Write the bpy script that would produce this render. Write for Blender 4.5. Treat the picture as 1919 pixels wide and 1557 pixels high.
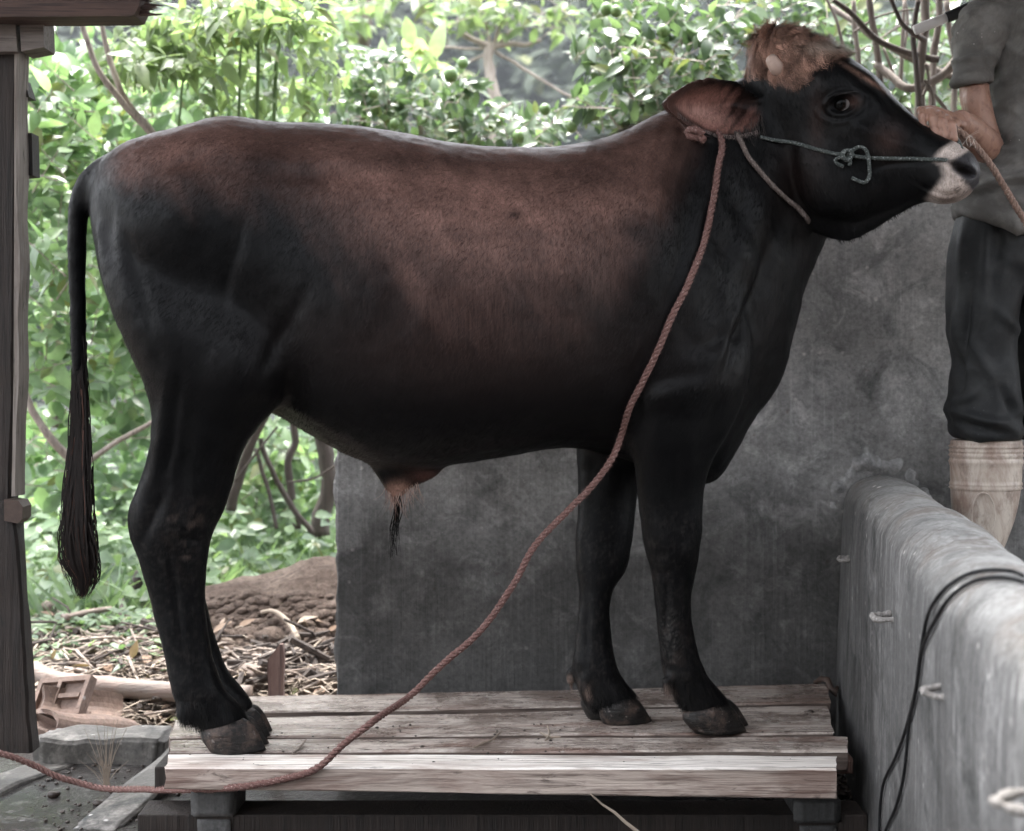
import bpy, bmesh, math, random
import numpy as np
from mathutils import Vector, Matrix, Quaternion
from mathutils.bvhtree import BVHTree

random.seed(11)
rng = np.random.default_rng(11)
scene = bpy.context.scene
for o in list(bpy.data.objects):
    bpy.data.objects.remove(o)

# ------------------------------------------------------------------ camera
F = 2655.0                      # focal length in photo pixels (photo is 1919 x 1557)
EYE = 0.97                      # camera height above the yard floor
HOR = 690.0                     # row of the horizon
cam_d = bpy.data.cameras.new('camera')
cam = bpy.data.objects.new('camera', cam_d)
scene.collection.objects.link(cam)
cam.location = (0, 0, EYE)
cam.rotation_euler = (math.radians(90), 0, 0)
cam_d.sensor_width = 36.0
cam_d.lens = 36.0 * F / 1919.0
cam_d.shift_y = -(1557 / 2 - HOR) / 1919.0
cam_d.clip_start = 0.05
cam_d.clip_end = 2000
cam_d.dof.use_dof = True
cam_d.dof.focus_distance = 2.95
cam_d.dof.aperture_fstop = 3.8
cam_d.dof.aperture_blades = 7
scene.camera = cam

# ------------------------------------------------------------------ world, sun, exposure
SUN_EL, SUN_AZ = math.radians(76), math.radians(-24)     # high, behind the yard to the left
world = bpy.data.worlds.new("World")
scene.world = world
world.use_nodes = True
wn = world.node_tree
bg = wn.nodes['Background']
sky = wn.nodes.new('ShaderNodeTexSky')
sky.sky_type = 'NISHITA'
sky.sun_disc = False
sky.sun_elevation = SUN_EL
sky.sun_rotation = SUN_AZ
sky.air_density = 1.0
sky.dust_density = 4.0
sky.ozone_density = 1.0
hs = wn.nodes.new('ShaderNodeHueSaturation')
hs.inputs['Saturation'].default_value = 0.22
wn.links.new(sky.outputs[0], hs.inputs['Color'])
wn.links.new(hs.outputs[0], bg.inputs['Color'])
bg.inputs['Strength'].default_value = 0.15
sun_d = bpy.data.lights.new('sun', 'SUN')
sun_d.energy = 1.5
sun_d.angle = math.radians(12)
sun_d.color = (1.0, 0.96, 0.9)
sun = bpy.data.objects.new('sun', sun_d)
scene.collection.objects.link(sun)
sdir = Vector((math.sin(SUN_AZ) * math.cos(SUN_EL), math.cos(SUN_AZ) * math.cos(SUN_EL), math.sin(SUN_EL)))
sun.rotation_euler = sdir.to_track_quat('Z', 'Y').to_euler()
sun.location = sdir * 20
scene.view_settings.view_transform = 'Standard'
scene.view_settings.look = 'None'
scene.view_settings.gamma = 1.0
scene.view_settings.use_curve_mapping = False
scene.view_settings.exposure = 3.15
scene.cycles.max_bounces = 8
scene.cycles.transparent_max_bounces = 12
scene.cycles.use_denoising = True
scene.cycles.sample_clamp_indirect = 6

# ------------------------------------------------------------------ helpers
COL = scene.collection


def P(px, py, d):
    """photo pixel at depth d -> point in the yard"""
    return Vector(((px - 960.0) * d / F, d, EYE + (HOR - py) * d / F))


def PZ(px, py, z):
    """photo pixel lying on the horizontal plane of height z"""
    d = (EYE - z) * F / (py - HOR)
    return P(px, py, d)


def tag(o, label=None, cat=None, group=None, kind=None):
    if label: o['label'] = label
    if cat: o['category'] = cat
    if group: o['group'] = group
    if kind: o['kind'] = kind
    return o


def empty(name, loc=(0, 0, 0), **k):
    o = bpy.data.objects.new(name, None)
    o.empty_display_size = 0.05
    COL.objects.link(o)
    o.location = loc
    return tag(o, **k)


def mesh_obj(name, verts, faces, mat, parent=None, smooth=False, loc=None):
    me = bpy.data.meshes.new(name)
    if isinstance(verts, np.ndarray): verts = verts.tolist()
    me.from_pydata(verts, [], faces)
    me.update()
    if smooth:
        me.polygons.foreach_set('use_smooth', [True] * len(me.polygons))
    if mat is not None: me.materials.append(mat)
    o = bpy.data.objects.new(name, me)
    COL.objects.link(o)
    if parent is not None:
        o.parent = parent
        pl = Vector((0, 0, 0)); p = parent
        while p is not None:
            pl += p.location; p = p.parent
        o.matrix_parent_inverse = Matrix.Identity(4)
        # vertices are given in world space: shift into the parent's space
        me.transform(Matrix.Translation(-pl))
    return o


class MB:
    """collects shapes given in world space into one mesh"""
    def __init__(self):
        self.v = []; self.f = []

    def add(self, v, f):
        n = len(self.v)
        self.v.extend([tuple(q) for q in v])
        self.f.extend([tuple(i + n for i in q) for q in f])
        return self

    def loft(self, rings, cap=True, close=True):
        n = len(self.v); m = len(rings[0]); k = len(rings)
        for r in rings: self.v.extend([tuple(q) for q in r])
        for i in range(k - 1):
            for j in range(m if close else m - 1):
                j2 = (j + 1) % m
                self.f.append((n + i * m + j, n + i * m + j2, n + (i + 1) * m + j2, n + (i + 1) * m + j))
        if cap and close:
            self.f.append(tuple(n + j for j in reversed(range(m))))
            self.f.append(tuple(n + (k - 1) * m + j for j in range(m)))
        return self

    def tube(self, pts, rad, sides=6, cap=True):
        pts = [Vector(p) for p in pts]
        if not hasattr(rad, '__len__'): rad = [rad] * len(pts)
        rings = []; up = None
        for i, p in enumerate(pts):
            t = (pts[min(i + 1, len(pts) - 1)] - pts[max(i - 1, 0)])
            if t.length < 1e-9: t = Vector((0, 0, 1))
            t.normalize()
            if up is None:
                up = Vector((0, 0, 1)) if abs(t.z) < .9 else Vector((1, 0, 0))
            a = up - t * up.dot(t)
            if a.length < 1e-6: a = t.orthogonal()
            a.normalize(); up = a
            b = t.cross(a)
            rings.append([p + (a * math.cos(q) + b * math.sin(q)) * rad[i] for q in [2 * math.pi * s / sides for s in range(sides)]])
        return self.loft(rings, cap)

    def box(self, c, size, rot=None):
        c = Vector(c); h = Vector(size) / 2
        vs = []
        for sx in (-1, 1):
            for sy in (-1, 1):
                for sz in (-1, 1):
                    q = Vector((sx * h.x, sy * h.y, sz * h.z))
                    if rot is not None: q = rot @ q
                    vs.append(c + q)
        return self.add(vs, [(0, 1, 3, 2), (4, 6, 7, 5), (0, 4, 5, 1), (2, 3, 7, 6), (0, 2, 6, 4), (1, 5, 7, 3)])

    def build(self, name, mat, parent=None, smooth=False):
        return mesh_obj(name, self.v, self.f, mat, parent, smooth)


def bevel(o, w=0.004, seg=2):
    bm = bmesh.new(); bm.from_mesh(o.data)
    bmesh.ops.bevel(bm, geom=list(bm.edges), offset=w, segments=seg, affect='EDGES', profile=0.6)
    bm.to_mesh(o.data); bm.free()
    return o


def crom(a, n):
    """Catmull-Rom resampling of the rows of a, n samples"""
    a = np.asarray(a, float)
    k = len(a)
    t = np.linspace(0, k - 1, n)
    i = np.clip(np.floor(t).astype(int), 0, k - 2)
    u = (t - i)[:, None]
    p0 = a[np.maximum(i - 1, 0)]; p1 = a[i]; p2 = a[i + 1]; p3 = a[np.minimum(i + 2, k - 1)]
    return 0.5 * (2 * p1 + (p2 - p0) * u + (2 * p0 - 5 * p1 + 4 * p2 - p3) * u ** 2 + (3 * p1 - p0 - 3 * p2 + p3) * u ** 3)


def _hash(ix, iy, iz, seed):
    n = (ix * 374761393 + iy * 668265263 + iz * 1274126177 + seed * 974634) & 0x7fffffff
    n = ((n ^ (n >> 13)) * 1274126177) & 0x7fffffff
    return ((n ^ (n >> 16)) & 0xffff) / 65535.0


def vnoise(p, scale, seed=0):
    """value noise, -1..1, p is (n,3)"""
    q = np.asarray(p, float) * scale
    i = np.floor(q).astype(np.int64); f = q - i
    f = f * f * (3 - 2 * f)
    r = 0
    for dx in (0, 1):
        for dy in (0, 1):
            for dz in (0, 1):
                w = (f[:, 0] if dx else 1 - f[:, 0]) * (f[:, 1] if dy else 1 - f[:, 1]) * (f[:, 2] if dz else 1 - f[:, 2])
                r = r + w * _hash(i[:, 0] + dx, i[:, 1] + dy, i[:, 2] + dz, seed)
    return r * 2 - 1


def fbm(p, scale, seed=0, oct=4):
    r = 0; a = 1; s = 0
    for k in range(oct):
        r = r + a * vnoise(p, scale * 2 ** k, seed + k); s += a; a *= .5
    return r / s


def sstep(a, b, x):
    t = np.clip((x - a) / (b - a), 0, 1)
    return t * t * (3 - 2 * t)
# ------------------------------------------------------------------ materials
class N:
    """small node-graph writer"""
    def __init__(self, name):
        self.m = bpy.data.materials.new(name); self.m.use_nodes = True
        self.t = self.m.node_tree; self.b = self.t.nodes['Principled BSDF']

    def n(self, typ, **k):
        nd = self.t.nodes.new(typ)
        for a, v in k.items():
            if hasattr(nd, a): setattr(nd, a, v)
        return nd

    def set(self, node, **k):
        for a, v in k.items():
            s = node.inputs[a.replace('_', ' ')]
            if hasattr(v, 'is_output'): self.t.links.new(v, s)
            else: s.default_value = v
        return node

    def coord(self, scale=(1, 1, 1), kind='Object', rot=(0, 0, 0)):
        c = self.n('ShaderNodeTexCoord'); m = self.n('ShaderNodeMapping')
        m.inputs['Scale'].default_value = scale; m.inputs['Rotation'].default_value = rot
        self.t.links.new(c.outputs[kind], m.inputs['Vector'])
        return m.outputs[0]

    def world(self, scale=(1, 1, 1), rot=(0, 0, 0)):
        c = self.n('ShaderNodeNewGeometry'); m = self.n('ShaderNodeMapping')
        m.inputs['Scale'].default_value = scale; m.inputs['Rotation'].default_value = rot
        self.t.links.new(c.outputs['Position'], m.inputs['Vector'])
        return m.outputs[0]

    def noise(self, vec, scale, detail=5, rough=.55, dist=0.0):
        nd = self.n('ShaderNodeTexNoise'); self.t.links.new(vec, nd.inputs['Vector'])
        nd.inputs['Scale'].default_value = scale; nd.inputs['Detail'].default_value = detail
        nd.inputs['Roughness'].default_value = rough; nd.inputs['Distortion'].default_value = dist
        return nd.outputs['Fac']

    def voro(self, vec, scale, feature='F1'):
        nd = self.n('ShaderNodeTexVoronoi', feature=feature); self.t.links.new(vec, nd.inputs['Vector'])
        nd.inputs['Scale'].default_value = scale
        return nd.outputs['Distance']

    def ramp(self, fac, stops, interp='LINEAR'):
        nd = self.n('ShaderNodeValToRGB'); self.t.links.new(fac, nd.inputs['Fac'])
        cr = nd.color_ramp; cr.interpolation = interp
        while len(cr.elements) < len(stops): cr.elements.new(.5)
        for e, (p, c) in zip(cr.elements, stops):
            e.position = p
            e.color = (c, c, c, 1) if not hasattr(c, '__len__') else (*c[:3], 1)
        return nd.outputs['Color']

    def mix(self, fac, a, b, mode='MIX'):
        nd = self.n('ShaderNodeMix', data_type='RGBA', blend_type=mode)
        for s, v in ((nd.inputs[0], fac), (nd.inputs[6], a), (nd.inputs[7], b)):
            if hasattr(v, 'is_output'): self.t.links.new(v, s)
            else: s.default_value = v if not hasattr(v, '__len__') else (*v[:3], 1)
        return nd.outputs[2]

    def math(self, op, a, b=0.0):
        nd = self.n('ShaderNodeMath', operation=op)
        for s, v in ((nd.inputs[0], a), (nd.inputs[1], b)):
            if hasattr(v, 'is_output'): self.t.links.new(v, s)
            else: s.default_value = v
        return nd.outputs[0]

    def bump(self, h, strength=.5, dist=.01):
        nd = self.n('ShaderNodeBump'); self.t.links.new(h, nd.inputs['Height'])
        nd.inputs['Strength'].default_value = strength; nd.inputs['Distance'].default_value = dist
        self.t.links.new(nd.outputs[0], self.b.inputs['Normal'])
        return nd

    def attr(self, name):
        return self.n('ShaderNodeAttribute', attribute_name=name).outputs['Color']

    def rand(self):
        return self.n('ShaderNodeObjectInfo').outputs['Random']

    def out(self, **k):
        self.set(self.b, **k); return self.m


def simple(name, col, rough=.7, var=.25, scale=30, spec=.3):
    g = N(name); v = g.coord()
    c = g.mix(g.noise(v, scale), [q * (1 - var) for q in col], [min(1, q * (1 + var)) for q in col])
    g.bump(g.noise(v, scale * 4), .25, .004)
    return g.out(Base_Color=c, Roughness=rough, Specular_IOR_Level=spec)


def mat_coat():
    g = N('bull_coat')
    c = g.attr('coat')
    v1 = g.coord((1, 1, .11), rot=(0, math.radians(-32), 0))
    h1 = g.noise(v1, 190, 4, .7, .6); h2 = g.noise(v1, 430, 3, .7)
    hair = g.math('ADD', g.math('MULTIPLY', h1, .6), g.math('MULTIPLY', h2, .4))
    blot = g.noise(g.coord(), 9, 5, .6)
    c2 = g.mix(1.0, c, g.ramp(hair, [(.32, .45), (.68, 1.5)]), 'MULTIPLY')
    c3 = g.mix(1.0, c2, g.ramp(blot, [(.3, .85), (.7, 1.1)]), 'MULTIPLY')
    g.bump(g.math('ADD', hair, g.math('MULTIPLY', g.noise(g.coord((1, 1, .5)), 60, 4, .6), .5)), .28, .004)
    return g.out(Base_Color=c3, Roughness=g.ramp(blot, [(.3, .36), (.7, .5)]), Specular_IOR_Level=.105)


M = {}
M['coat'] = mat_coat()


def mat_hair():
    g = N('hair')
    return g.out(Base_Color=g.attr('coat'), Roughness=.5, Specular_IOR_Level=.12)


M['hair'] = mat_hair()


def mat_hoof():
    g = N('hoof'); v = g.coord((.35, .35, 2.2), rot=(0, math.radians(-18), 0))
    n = g.noise(v, 60, 5, .65)
    c = g.mix(n, (.004, .004, .004), (.022, .019, .017))
    c = g.mix(g.ramp(g.noise(g.coord(), 26, 6, .72), [(.48, 0), (.64, 1)]), c, (.075, .052, .042))
    c = g.mix(g.ramp(g.noise(g.coord(), 80, 4, .7), [(.62, 0), (.70, 1)]), c, (.14, .12, .11))
    g.bump(g.math('ADD', n, g.math('MULTIPLY', g.noise(g.coord(), 45, 4), .6)), .5, .008)
    return g.out(Base_Color=c, Roughness=.5, Specular_IOR_Level=.3)


M['hoof'] = mat_hoof()
g = N('eyeball')
M['eye'] = g.out(Base_Color=g.attr('coat'), Roughness=.2, Specular_IOR_Level=.09)
M['horn'] = simple('horn', (.42, .31, .26), .4, .15, 60)


def mat_concrete(name, base=.22, streak=1.0, blot=1.0, tint=(1, .985, .97), rough=.75, dirt_shade=False, top=0):
    g = N(name)
    v = g.world()
    sn = g.n('ShaderNodeSeparateXYZ'); gn = g.n('ShaderNodeNewGeometry'); g.t.links.new(gn.outputs['Normal'], sn.inputs[0])
    upr = g.math('SUBTRACT', 1.0, g.ramp(g.math('ABSOLUTE', sn.outputs['Z']), [(.15, 0), (.75, 1)]))
    st = g.noise(g.world((14, 14, .55)), 2.2, 6, .65)
    st2 = g.noise(g.world((60, 60, 1.6)), 1.6, 4, .6)
    cl = g.noise(v, 2.6, 6, .62, .4)
    cl2 = g.noise(v, 9, 6, .68, .6)
    fine = g.noise(v, 90, 4, .7)
    c = g.mix(g.ramp(cl, [(.3, 0), (.72, 1)]), [base * .42 * t for t in tint], [base * 1.3 * t for t in tint])
    c = g.mix(g.math('MULTIPLY', upr, .5 * streak), c, g.mix(g.ramp(st, [(.3, 0), (.7, 1)]), [base * .55 * t for t in tint], [base * 1.35 * t for t in tint]))
    c = g.mix(g.math('MULTIPLY', g.math('MULTIPLY', g.ramp(st2, [(.54, 0), (.70, 1)]), g.ramp(g.noise(v, 3.5, 4, .6), [(.42, 0), (.6, 1)])), g.math('MULTIPLY', upr, .75 * streak)), c, [base * 2.5 * t for t in tint])
    c = g.mix(g.math('MULTIPLY', g.ramp(cl2, [(.53, 0), (.66, 1)]), .6 * blot), c, [base * 1.9 * t for t in tint])
    c = g.mix(g.math('MULTIPLY', g.ramp(g.noise(v, 5.2, 7, .7, .8), [(.53, 0), (.68, 1)]), .75 * blot), c, [base * .28, base * .29, base * .28])
    # pale spatter
    sp = g.voro(v, 22)
    sp_f = g.math('MULTIPLY', g.ramp(sp, [(.07, 1), (.15, 0)]), g.ramp(g.noise(v, 14, 2), [(.54, 0), (.6, 1)]))
    c = g.mix(g.math('MULTIPLY', sp_f, .8), c, [.5, .48, .46])
    sp3 = g.math('MULTIPLY', g.ramp(g.voro(v, 90), [(.07, 1), (.14, 0)]), g.ramp(g.noise(v, 6, 3), [(.5, 0), (.6, 1)]))
    c = g.mix(g.math('MULTIPLY', sp3, .6), c, [base * 2, base * 1.9, base * 1.8])
    # rusty specks
    rs = g.ramp(g.noise(v, 37, 3, .6), [(.68, 0), (.76, 1)])
    c = g.mix(g.math('MULTIPLY', rs, .35), c, [.10, .045, .03])
    c = g.mix(1.0, c, g.ramp(fine, [(.25, .62), (.75, 1.35)]), 'MULTIPLY')
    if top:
        c = g.mix(1.0, c, g.mix(upr, (top, top, top * .98), (1, 1, 1)), 'MULTIPLY')  # paler cement on top, with the light from above painted in too
        wv = g.n('ShaderNodeVectorMath', operation='ADD'); g.t.links.new(g.world((2.2, 9, 2.2), rot=(0, 0, math.radians(9))), wv.inputs[0])
        wn_ = g.n('ShaderNodeTexNoise'); g.t.links.new(v, wn_.inputs['Vector']); wn_.inputs['Scale'].default_value = 5
        g.t.links.new(wn_.outputs['Color'], wv.inputs[1])
        ck = g.ramp(g.voro(wv.outputs[0], 1.4, 'DISTANCE_TO_EDGE'), [(.0, 1), (.022, 0)])
        ck = g.math('MULTIPLY', g.math('MULTIPLY', ck, g.math('SUBTRACT', 1.0, upr)), g.ramp(g.noise(v, 4, 3), [(.45, 0), (.55, 1)]))
        c = g.mix(g.math('MULTIPLY', ck, .75), c, (.06, .052, .045))
        c = g.mix(g.math('MULTIPLY', g.math('SUBTRACT', 1.0, upr), g.ramp(g.noise(v, 9, 7, .78, .7), [(.47, 0), (.60, .9)])), c, (.15, .13, .115))
    if dirt_shade:  # paints light falloff together with splash dirt: darker low, brighter high
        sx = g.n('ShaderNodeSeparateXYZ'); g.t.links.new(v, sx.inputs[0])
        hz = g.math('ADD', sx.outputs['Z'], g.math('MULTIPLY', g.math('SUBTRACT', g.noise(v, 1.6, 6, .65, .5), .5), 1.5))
        lo, hi = dirt_shade; e1 = 1.05 if hi > 1.2 else .62
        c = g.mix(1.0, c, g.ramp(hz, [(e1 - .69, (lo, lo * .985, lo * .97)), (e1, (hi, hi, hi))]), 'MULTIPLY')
    g.bump(g.math('ADD', g.math('MULTIPLY', cl2, 1.2), g.math('ADD', g.math('MULTIPLY', fine, .5), st2)), .35, .006)
    return g.out(Base_Color=c, Roughness=g.ramp(cl, [(.3, rough - .2), (.7, rough)]), Specular_IOR_Level=.35)


M['wall'] = mat_concrete('grey_cement_render', .29, .28, 1.0, (1, .98, .955), dirt_shade=(.33, 1.6))
M['low'] = mat_concrete('streaky_cement_render', .135, 1.6, 1.1, top=2.25, dirt_shade=(.45, 1.1))
M['mortar'] = mat_concrete('rough_mortar', .34, .2, 1.0)
M['curb'] = mat_concrete('worn_concrete', .125, .1, 1.6, (1, .93, .85))


def mat_wood(name, light, mid, dark, stain=(.16, .075, .05), stain_amt=.5, rough=.65, wet=0.0, grain=1.0, axis=0):
    """timber; the grain runs along the piece's own x (axis 0) or z (axis 2)"""
    g = N(name)
    tc = g.n('ShaderNodeTexCoord'); oi = g.n('ShaderNodeObjectInfo')
    off = g.n('ShaderNodeVectorMath', operation='ADD')
    g.t.links.new(tc.outputs['Object'], off.inputs[0])
    rnd = g.n('ShaderNodeVectorMath', operation='SCALE'); rnd.inputs[0].default_value = (7.3, 11.1, 5.7)
    g.t.links.new(oi.outputs['Random'], rnd.inputs['Scale']); g.t.links.new(rnd.outputs[0], off.inputs[1])

    def mp(s):
        m = g.n('ShaderNodeMapping'); m.inputs['Scale'].default_value = s
        g.t.links.new(off.outputs[0], m.inputs['Vector']); return m.outputs[0]
    l_ = (1.0, 16, 16) if axis == 0 else (16, 16, 1.0)
    l2 = (2.2, 60, 60) if axis == 0 else (60, 60, 2.2)
    l3 = (.8, 3.2, 3.2) if axis == 0 else (3.2, 3.2, .8)
    g1 = g.noise(mp(l_), 2.0, 6, .62, .7)
    g2 = g.noise(mp(l2), 2.2, 4, .65, .3)
    b = g.noise(mp(l3), 3.4, 6, .66, .6)
    c = g.mix(g.ramp(g1, [(.28, 0), (.68, 1)]), mid, light)
    c = g.mix(g.math('MULTIPLY', g.ramp(g2, [(.50, 0), (.66, 1)]), .75 * grain), c, dark)
    c = g.mix(g.math('MULTIPLY', g.ramp(b, [(.48, 0), (.62, 1)]), stain_amt), c, stain)
    b2 = g.noise(mp(l3), 9, 5, .7, .8)
    c = g.mix(g.math('MULTIPLY', g.ramp(b2, [(.60, 0), (.68, 1)]), .7), c, [q * .5 for q in dark])
    if wet:
        w_ = g.world()
        md = g.ramp(g.noise(w_, 6, 7, .72, .5), [(.46, 0), (.60, 1)])
        c = g.mix(g.math('MULTIPLY', md, .72), c, (.10, .068, .053))
        md2 = g.ramp(g.noise(w_, 38, 5, .75), [(.56, 0), (.66, 1)])
        c = g.mix(g.math('MULTIPLY', md2, .6), c, (.05, .035, .028))
        c = g.mix(g.math('MULTIPLY', g.ramp(g.noise(w_, 15, 6, .7, .4), [(.58, 0), (.66, 1)]), .5), c, (.55, .50, .45))
    g.bump(g.math('ADD', g1, g.math('MULTIPLY', g2, 1.0)), .6, .006)
    r = rough
    if wet: r = g.ramp(g.noise(mp((1.5, 3, 3)), 4, 5, .7), [(.46, .16), (.6, rough)])
    return g.out(Base_Color=c, Roughness=r, Specular_IOR_Level=.4)


M['plank'] = mat_wood('weathered_plank', (.56, .49, .435), (.34, .285, .25), (.075, .05, .04), (.15, .082, .062), .8, .6, wet=1.0)
M['plank_edge'] = mat_wood('shaded_plank_edge', (.16, .125, .105), (.10, .075, .063), (.03, .021, .017), (.06, .035, .028), .6, .8)  # darker copy of the plank wood, gap shade put into the colour
M['beam_face'] = mat_wood('stained_shaded_face', (.50, .42, .365), (.34, .275, .235), (.07, .045, .036), (.12, .06, .045), .6, .7)  # brown stain plus the shade of the upright face, both in the colour
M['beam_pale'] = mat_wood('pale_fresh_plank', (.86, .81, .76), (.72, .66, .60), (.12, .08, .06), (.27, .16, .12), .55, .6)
M['wood_dark'] = mat_wood('dark_old_post', (.026, .018, .0142), (.014, .0098, .008), (.005, .0038, .0032), (.009, .0065, .0055), .6, .75, axis=2)
M['wood_dark_h'] = mat_wood('dark_old_beam', (.085, .05, .04), (.05, .031, .026), (.018, .012, .011), (.03, .017, .015), .5, .75)
M['wood_grey'] = mat_wood('grey_sawn_wood', (.34, .31, .28), (.25, .22, .20), (.09, .075, .065), (.16, .11, .09), .5, .7, axis=2)
M['wood_grey_h'] = mat_wood('grey_stick', (.36, .31, .27), (.24, .19, .16), (.08, .06, .05), (.14, .09, .07), .5, .7)
M['wood_old'] = mat_wood('old_bracket_wood', (.17, .145, .13), (.11, .093, .083), (.04, .032, .028), (.07, .05, .042), .7, .8)
M['wood_strip'] = mat_wood('lit_side_wood', (.24, .21, .185), (.16, .137, .12), (.06, .048, .04), (.10, .075, .062), .7, .8, axis=2)  # paler wood that paints light on the side of the post
M['wood_red'] = mat_wood('red_brown_wood', (.21, .13, .105), (.15, .09, .075), (.06, .035, .03), (.10, .05, .04), .5, .7, axis=2)
M['bamboo'] = mat_wood('dry_bamboo', (.20, .165, .14), (.14, .11, .095), (.14, .10, .08), (.22, .14, .11), .4, .45)
M['bark'] = mat_wood('grey_brown_bark', (.19, .16, .138), (.12, .098, .085), (.045, .034, .028), (.075, .057, .048), .5, .8, axis=2)
M['bark_pale'] = mat_wood('pale_bark', (.36, .31, .275), (.25, .21, .185), (.10, .08, .07), (.16, .13, .11), .5, .8, axis=2)
M['bark_dark'] = mat_wood('dark_bark', (.085, .068, .06), (.05, .04, .035), (.03, .024, .02), (.06, .045, .04), .5, .8, axis=2)
M['stem_green'] = simple('green_stem', (.10, .16, .06), .5)
M['straw'] = simple('dry_straw', (.26, .212, .168), .6, .35, 40)
M['terracotta'] = mat_concrete('terracotta', .19, .0, .5, (1, .68, .54))
M['block'] = mat_concrete('grey_block', .075, .2, 1.2)
M['iron'] = simple('rusty_iron', (.06, .04, .032), .6, .4, 60)
M['zinc'] = simple('unseen_roof_sheet', (.10, .095, .09), .5, .2, 10)


def mat_floor():
    g = N('wet_cement_floor'); v = g.world()
    n1 = g.noise(v, 3.0, 6, .62, .5); n2 = g.noise(v, 26, 5, .7); n3 = g.noise(v, 95, 4, .7)
    c = g.mix(g.ramp(n1, [(.3, 0), (.7, 1)]), (.018, .0135, .0115), (.07, .060, .054))
    c = g.mix(g.math('MULTIPLY', g.ramp(n2, [(.52, 0), (.66, 1)]), .7), c, (.22, .205, .195))
    c = g.mix(g.ramp(g.noise(v, 12, 6, .75, .5), [(.55, 0), (.63, 1)]), c, (.014, .010, .0085))
    wet = g.ramp(n1, [(.34, .22), (.50, .30)])
    hgt = g.math('ADD', g.math('MULTIPLY', n2, 1.0), g.math('MULTIPLY', n3, .9))
    hgt = g.math('MULTIPLY', hgt, g.ramp(n1, [(.30, .22), (.40, 1)]))
    g.bump(hgt, 1.0, .03)
    g.b.inputs['Coat Weight'].default_value = .35; g.b.inputs['Coat Roughness'].default_value = .22
    return g.out(Base_Color=c, Roughness=wet, Specular_IOR_Level=.5)


M['floor'] = mat_floor()


def mat_soil():
    g = N('soil'); v = g.world()
    n = g.noise(v, 6, 7, .68, .4); n2 = g.noise(v, 45, 5, .7)
    c = g.mix(g.ramp(n, [(.3, 0), (.7, 1)]), (.075, .052, .042), (.20, .155, .13))
    c = g.mix(1.0, c, g.ramp(n2, [(.3, .55), (.7, 1.35)]), 'MULTIPLY')
    far = g.n('ShaderNodeSeparateXYZ'); gm = g.n('ShaderNodeNewGeometry'); g.t.links.new(gm.outputs['Position'], far.inputs[0])
    green = g.mix(n2, (.03, .045, .02), (.06, .085, .036))
    f = g.ramp(g.math('DIVIDE', far.outputs['Y'], 10.0), [(.56, 0), (.68, 1)])
    c = g.mix(f, c, green)
    f2 = g.ramp(g.math('DIVIDE', far.outputs['Y'], 100.0), [(.12, 0), (.3, 1)])
    c = g.mix(f2, c, (.012, .016, .012))
    g.bump(g.math('ADD', n, n2), .9, .04)
    return g.out(Base_Color=c, Roughness=.9, Specular_IOR_Level=.15)


M['soil'] = mat_soil()


def mat_leaf(name, a, b, c, rough=.38, trans=.4, spec=.5):
    """leaf: three greens picked per leaf, light shines through"""
    g = N(name)
    oi = g.rand(); isl = g.n('ShaderNodeNewGeometry').outputs['Random Per Island']
    r = g.math('FRACT', g.math('ADD', oi, isl))
    v = g.coord()
    col = g.ramp(r, [(0, a), (.45, b), (.93, c), (.97, (.15, .165, .075))])
    col = g.mix(1.0, col, g.ramp(g.noise(v, 30, 3), [(.3, .8), (.7, 1.15)]), 'MULTIPLY')
    g.set(g.b, Base_Color=col, Roughness=rough, Specular_IOR_Level=spec)
    tr = g.n('ShaderNodeBsdfTranslucent')
    tc = g.mix(1.0, col, (1.35, 1.5, .85), 'MULTIPLY')
    g.t.links.new(tc, tr.inputs['Color'])
    mx = g.n('ShaderNodeMixShader'); mx.inputs[0].default_value = trans
    g.t.links.new(g.b.outputs[0], mx.inputs[1]); g.t.links.new(tr.outputs[0], mx.inputs[2])
    g.t.links.new(mx.outputs[0], g.t.nodes['Material Output'].inputs['Surface'])
    return g.m


M['leaf_lime'] = mat_leaf('lime_leaf', (0.052, 0.083, 0.051), (0.085, 0.127, 0.077), (0.147, 0.202, 0.121), .30, .38, .6)
M['leaf_broad'] = mat_leaf('broad_leaf', (0.093, 0.149, 0.093), (0.154, 0.229, 0.142), (0.292, 0.396, 0.246), .32, .5, .6)
M['leaf_bright'] = mat_leaf('bright_leaf', (0.132, 0.177, 0.106), (0.173, 0.227, 0.136), (0.226, 0.276, 0.174), .45, .5, .4)
M['leaf_pale'] = mat_leaf('pale_leaf', (0.221, 0.274, 0.168), (0.261, 0.314, 0.196), (0.313, 0.358, 0.231), .45, .5, .4)
M['leaf_low'] = mat_leaf('undergrowth_leaf', (0.088, 0.136, 0.083), (0.146, 0.211, 0.128), (0.234, 0.312, 0.193), .4, .4, .45)
M['leaf_far'] = mat_leaf('far_leaf', (.010, .017, .011), (.014, .022, .013), (.02, .03, .016), .8, .1, .1)
M['fruit'] = simple('lime_fruit', (.10, .17, .05), .35, .2, 12, .5)


def mat_rope(name, col, dark, pale):
    g = N(name); v = g.coord()
    n = g.noise(v, 120, 4, .7)
    c = g.mix(n, dark, col)
    c = g.mix(g.ramp(g.noise(v, 260, 3, .7), [(.55, 0), (.68, 1)]), c, pale)
    g.bump(g.noise(g.coord(), 700, 3), .7, .002)
    return g.out(Base_Color=c, Roughness=.75, Specular_IOR_Level=.25)


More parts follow.
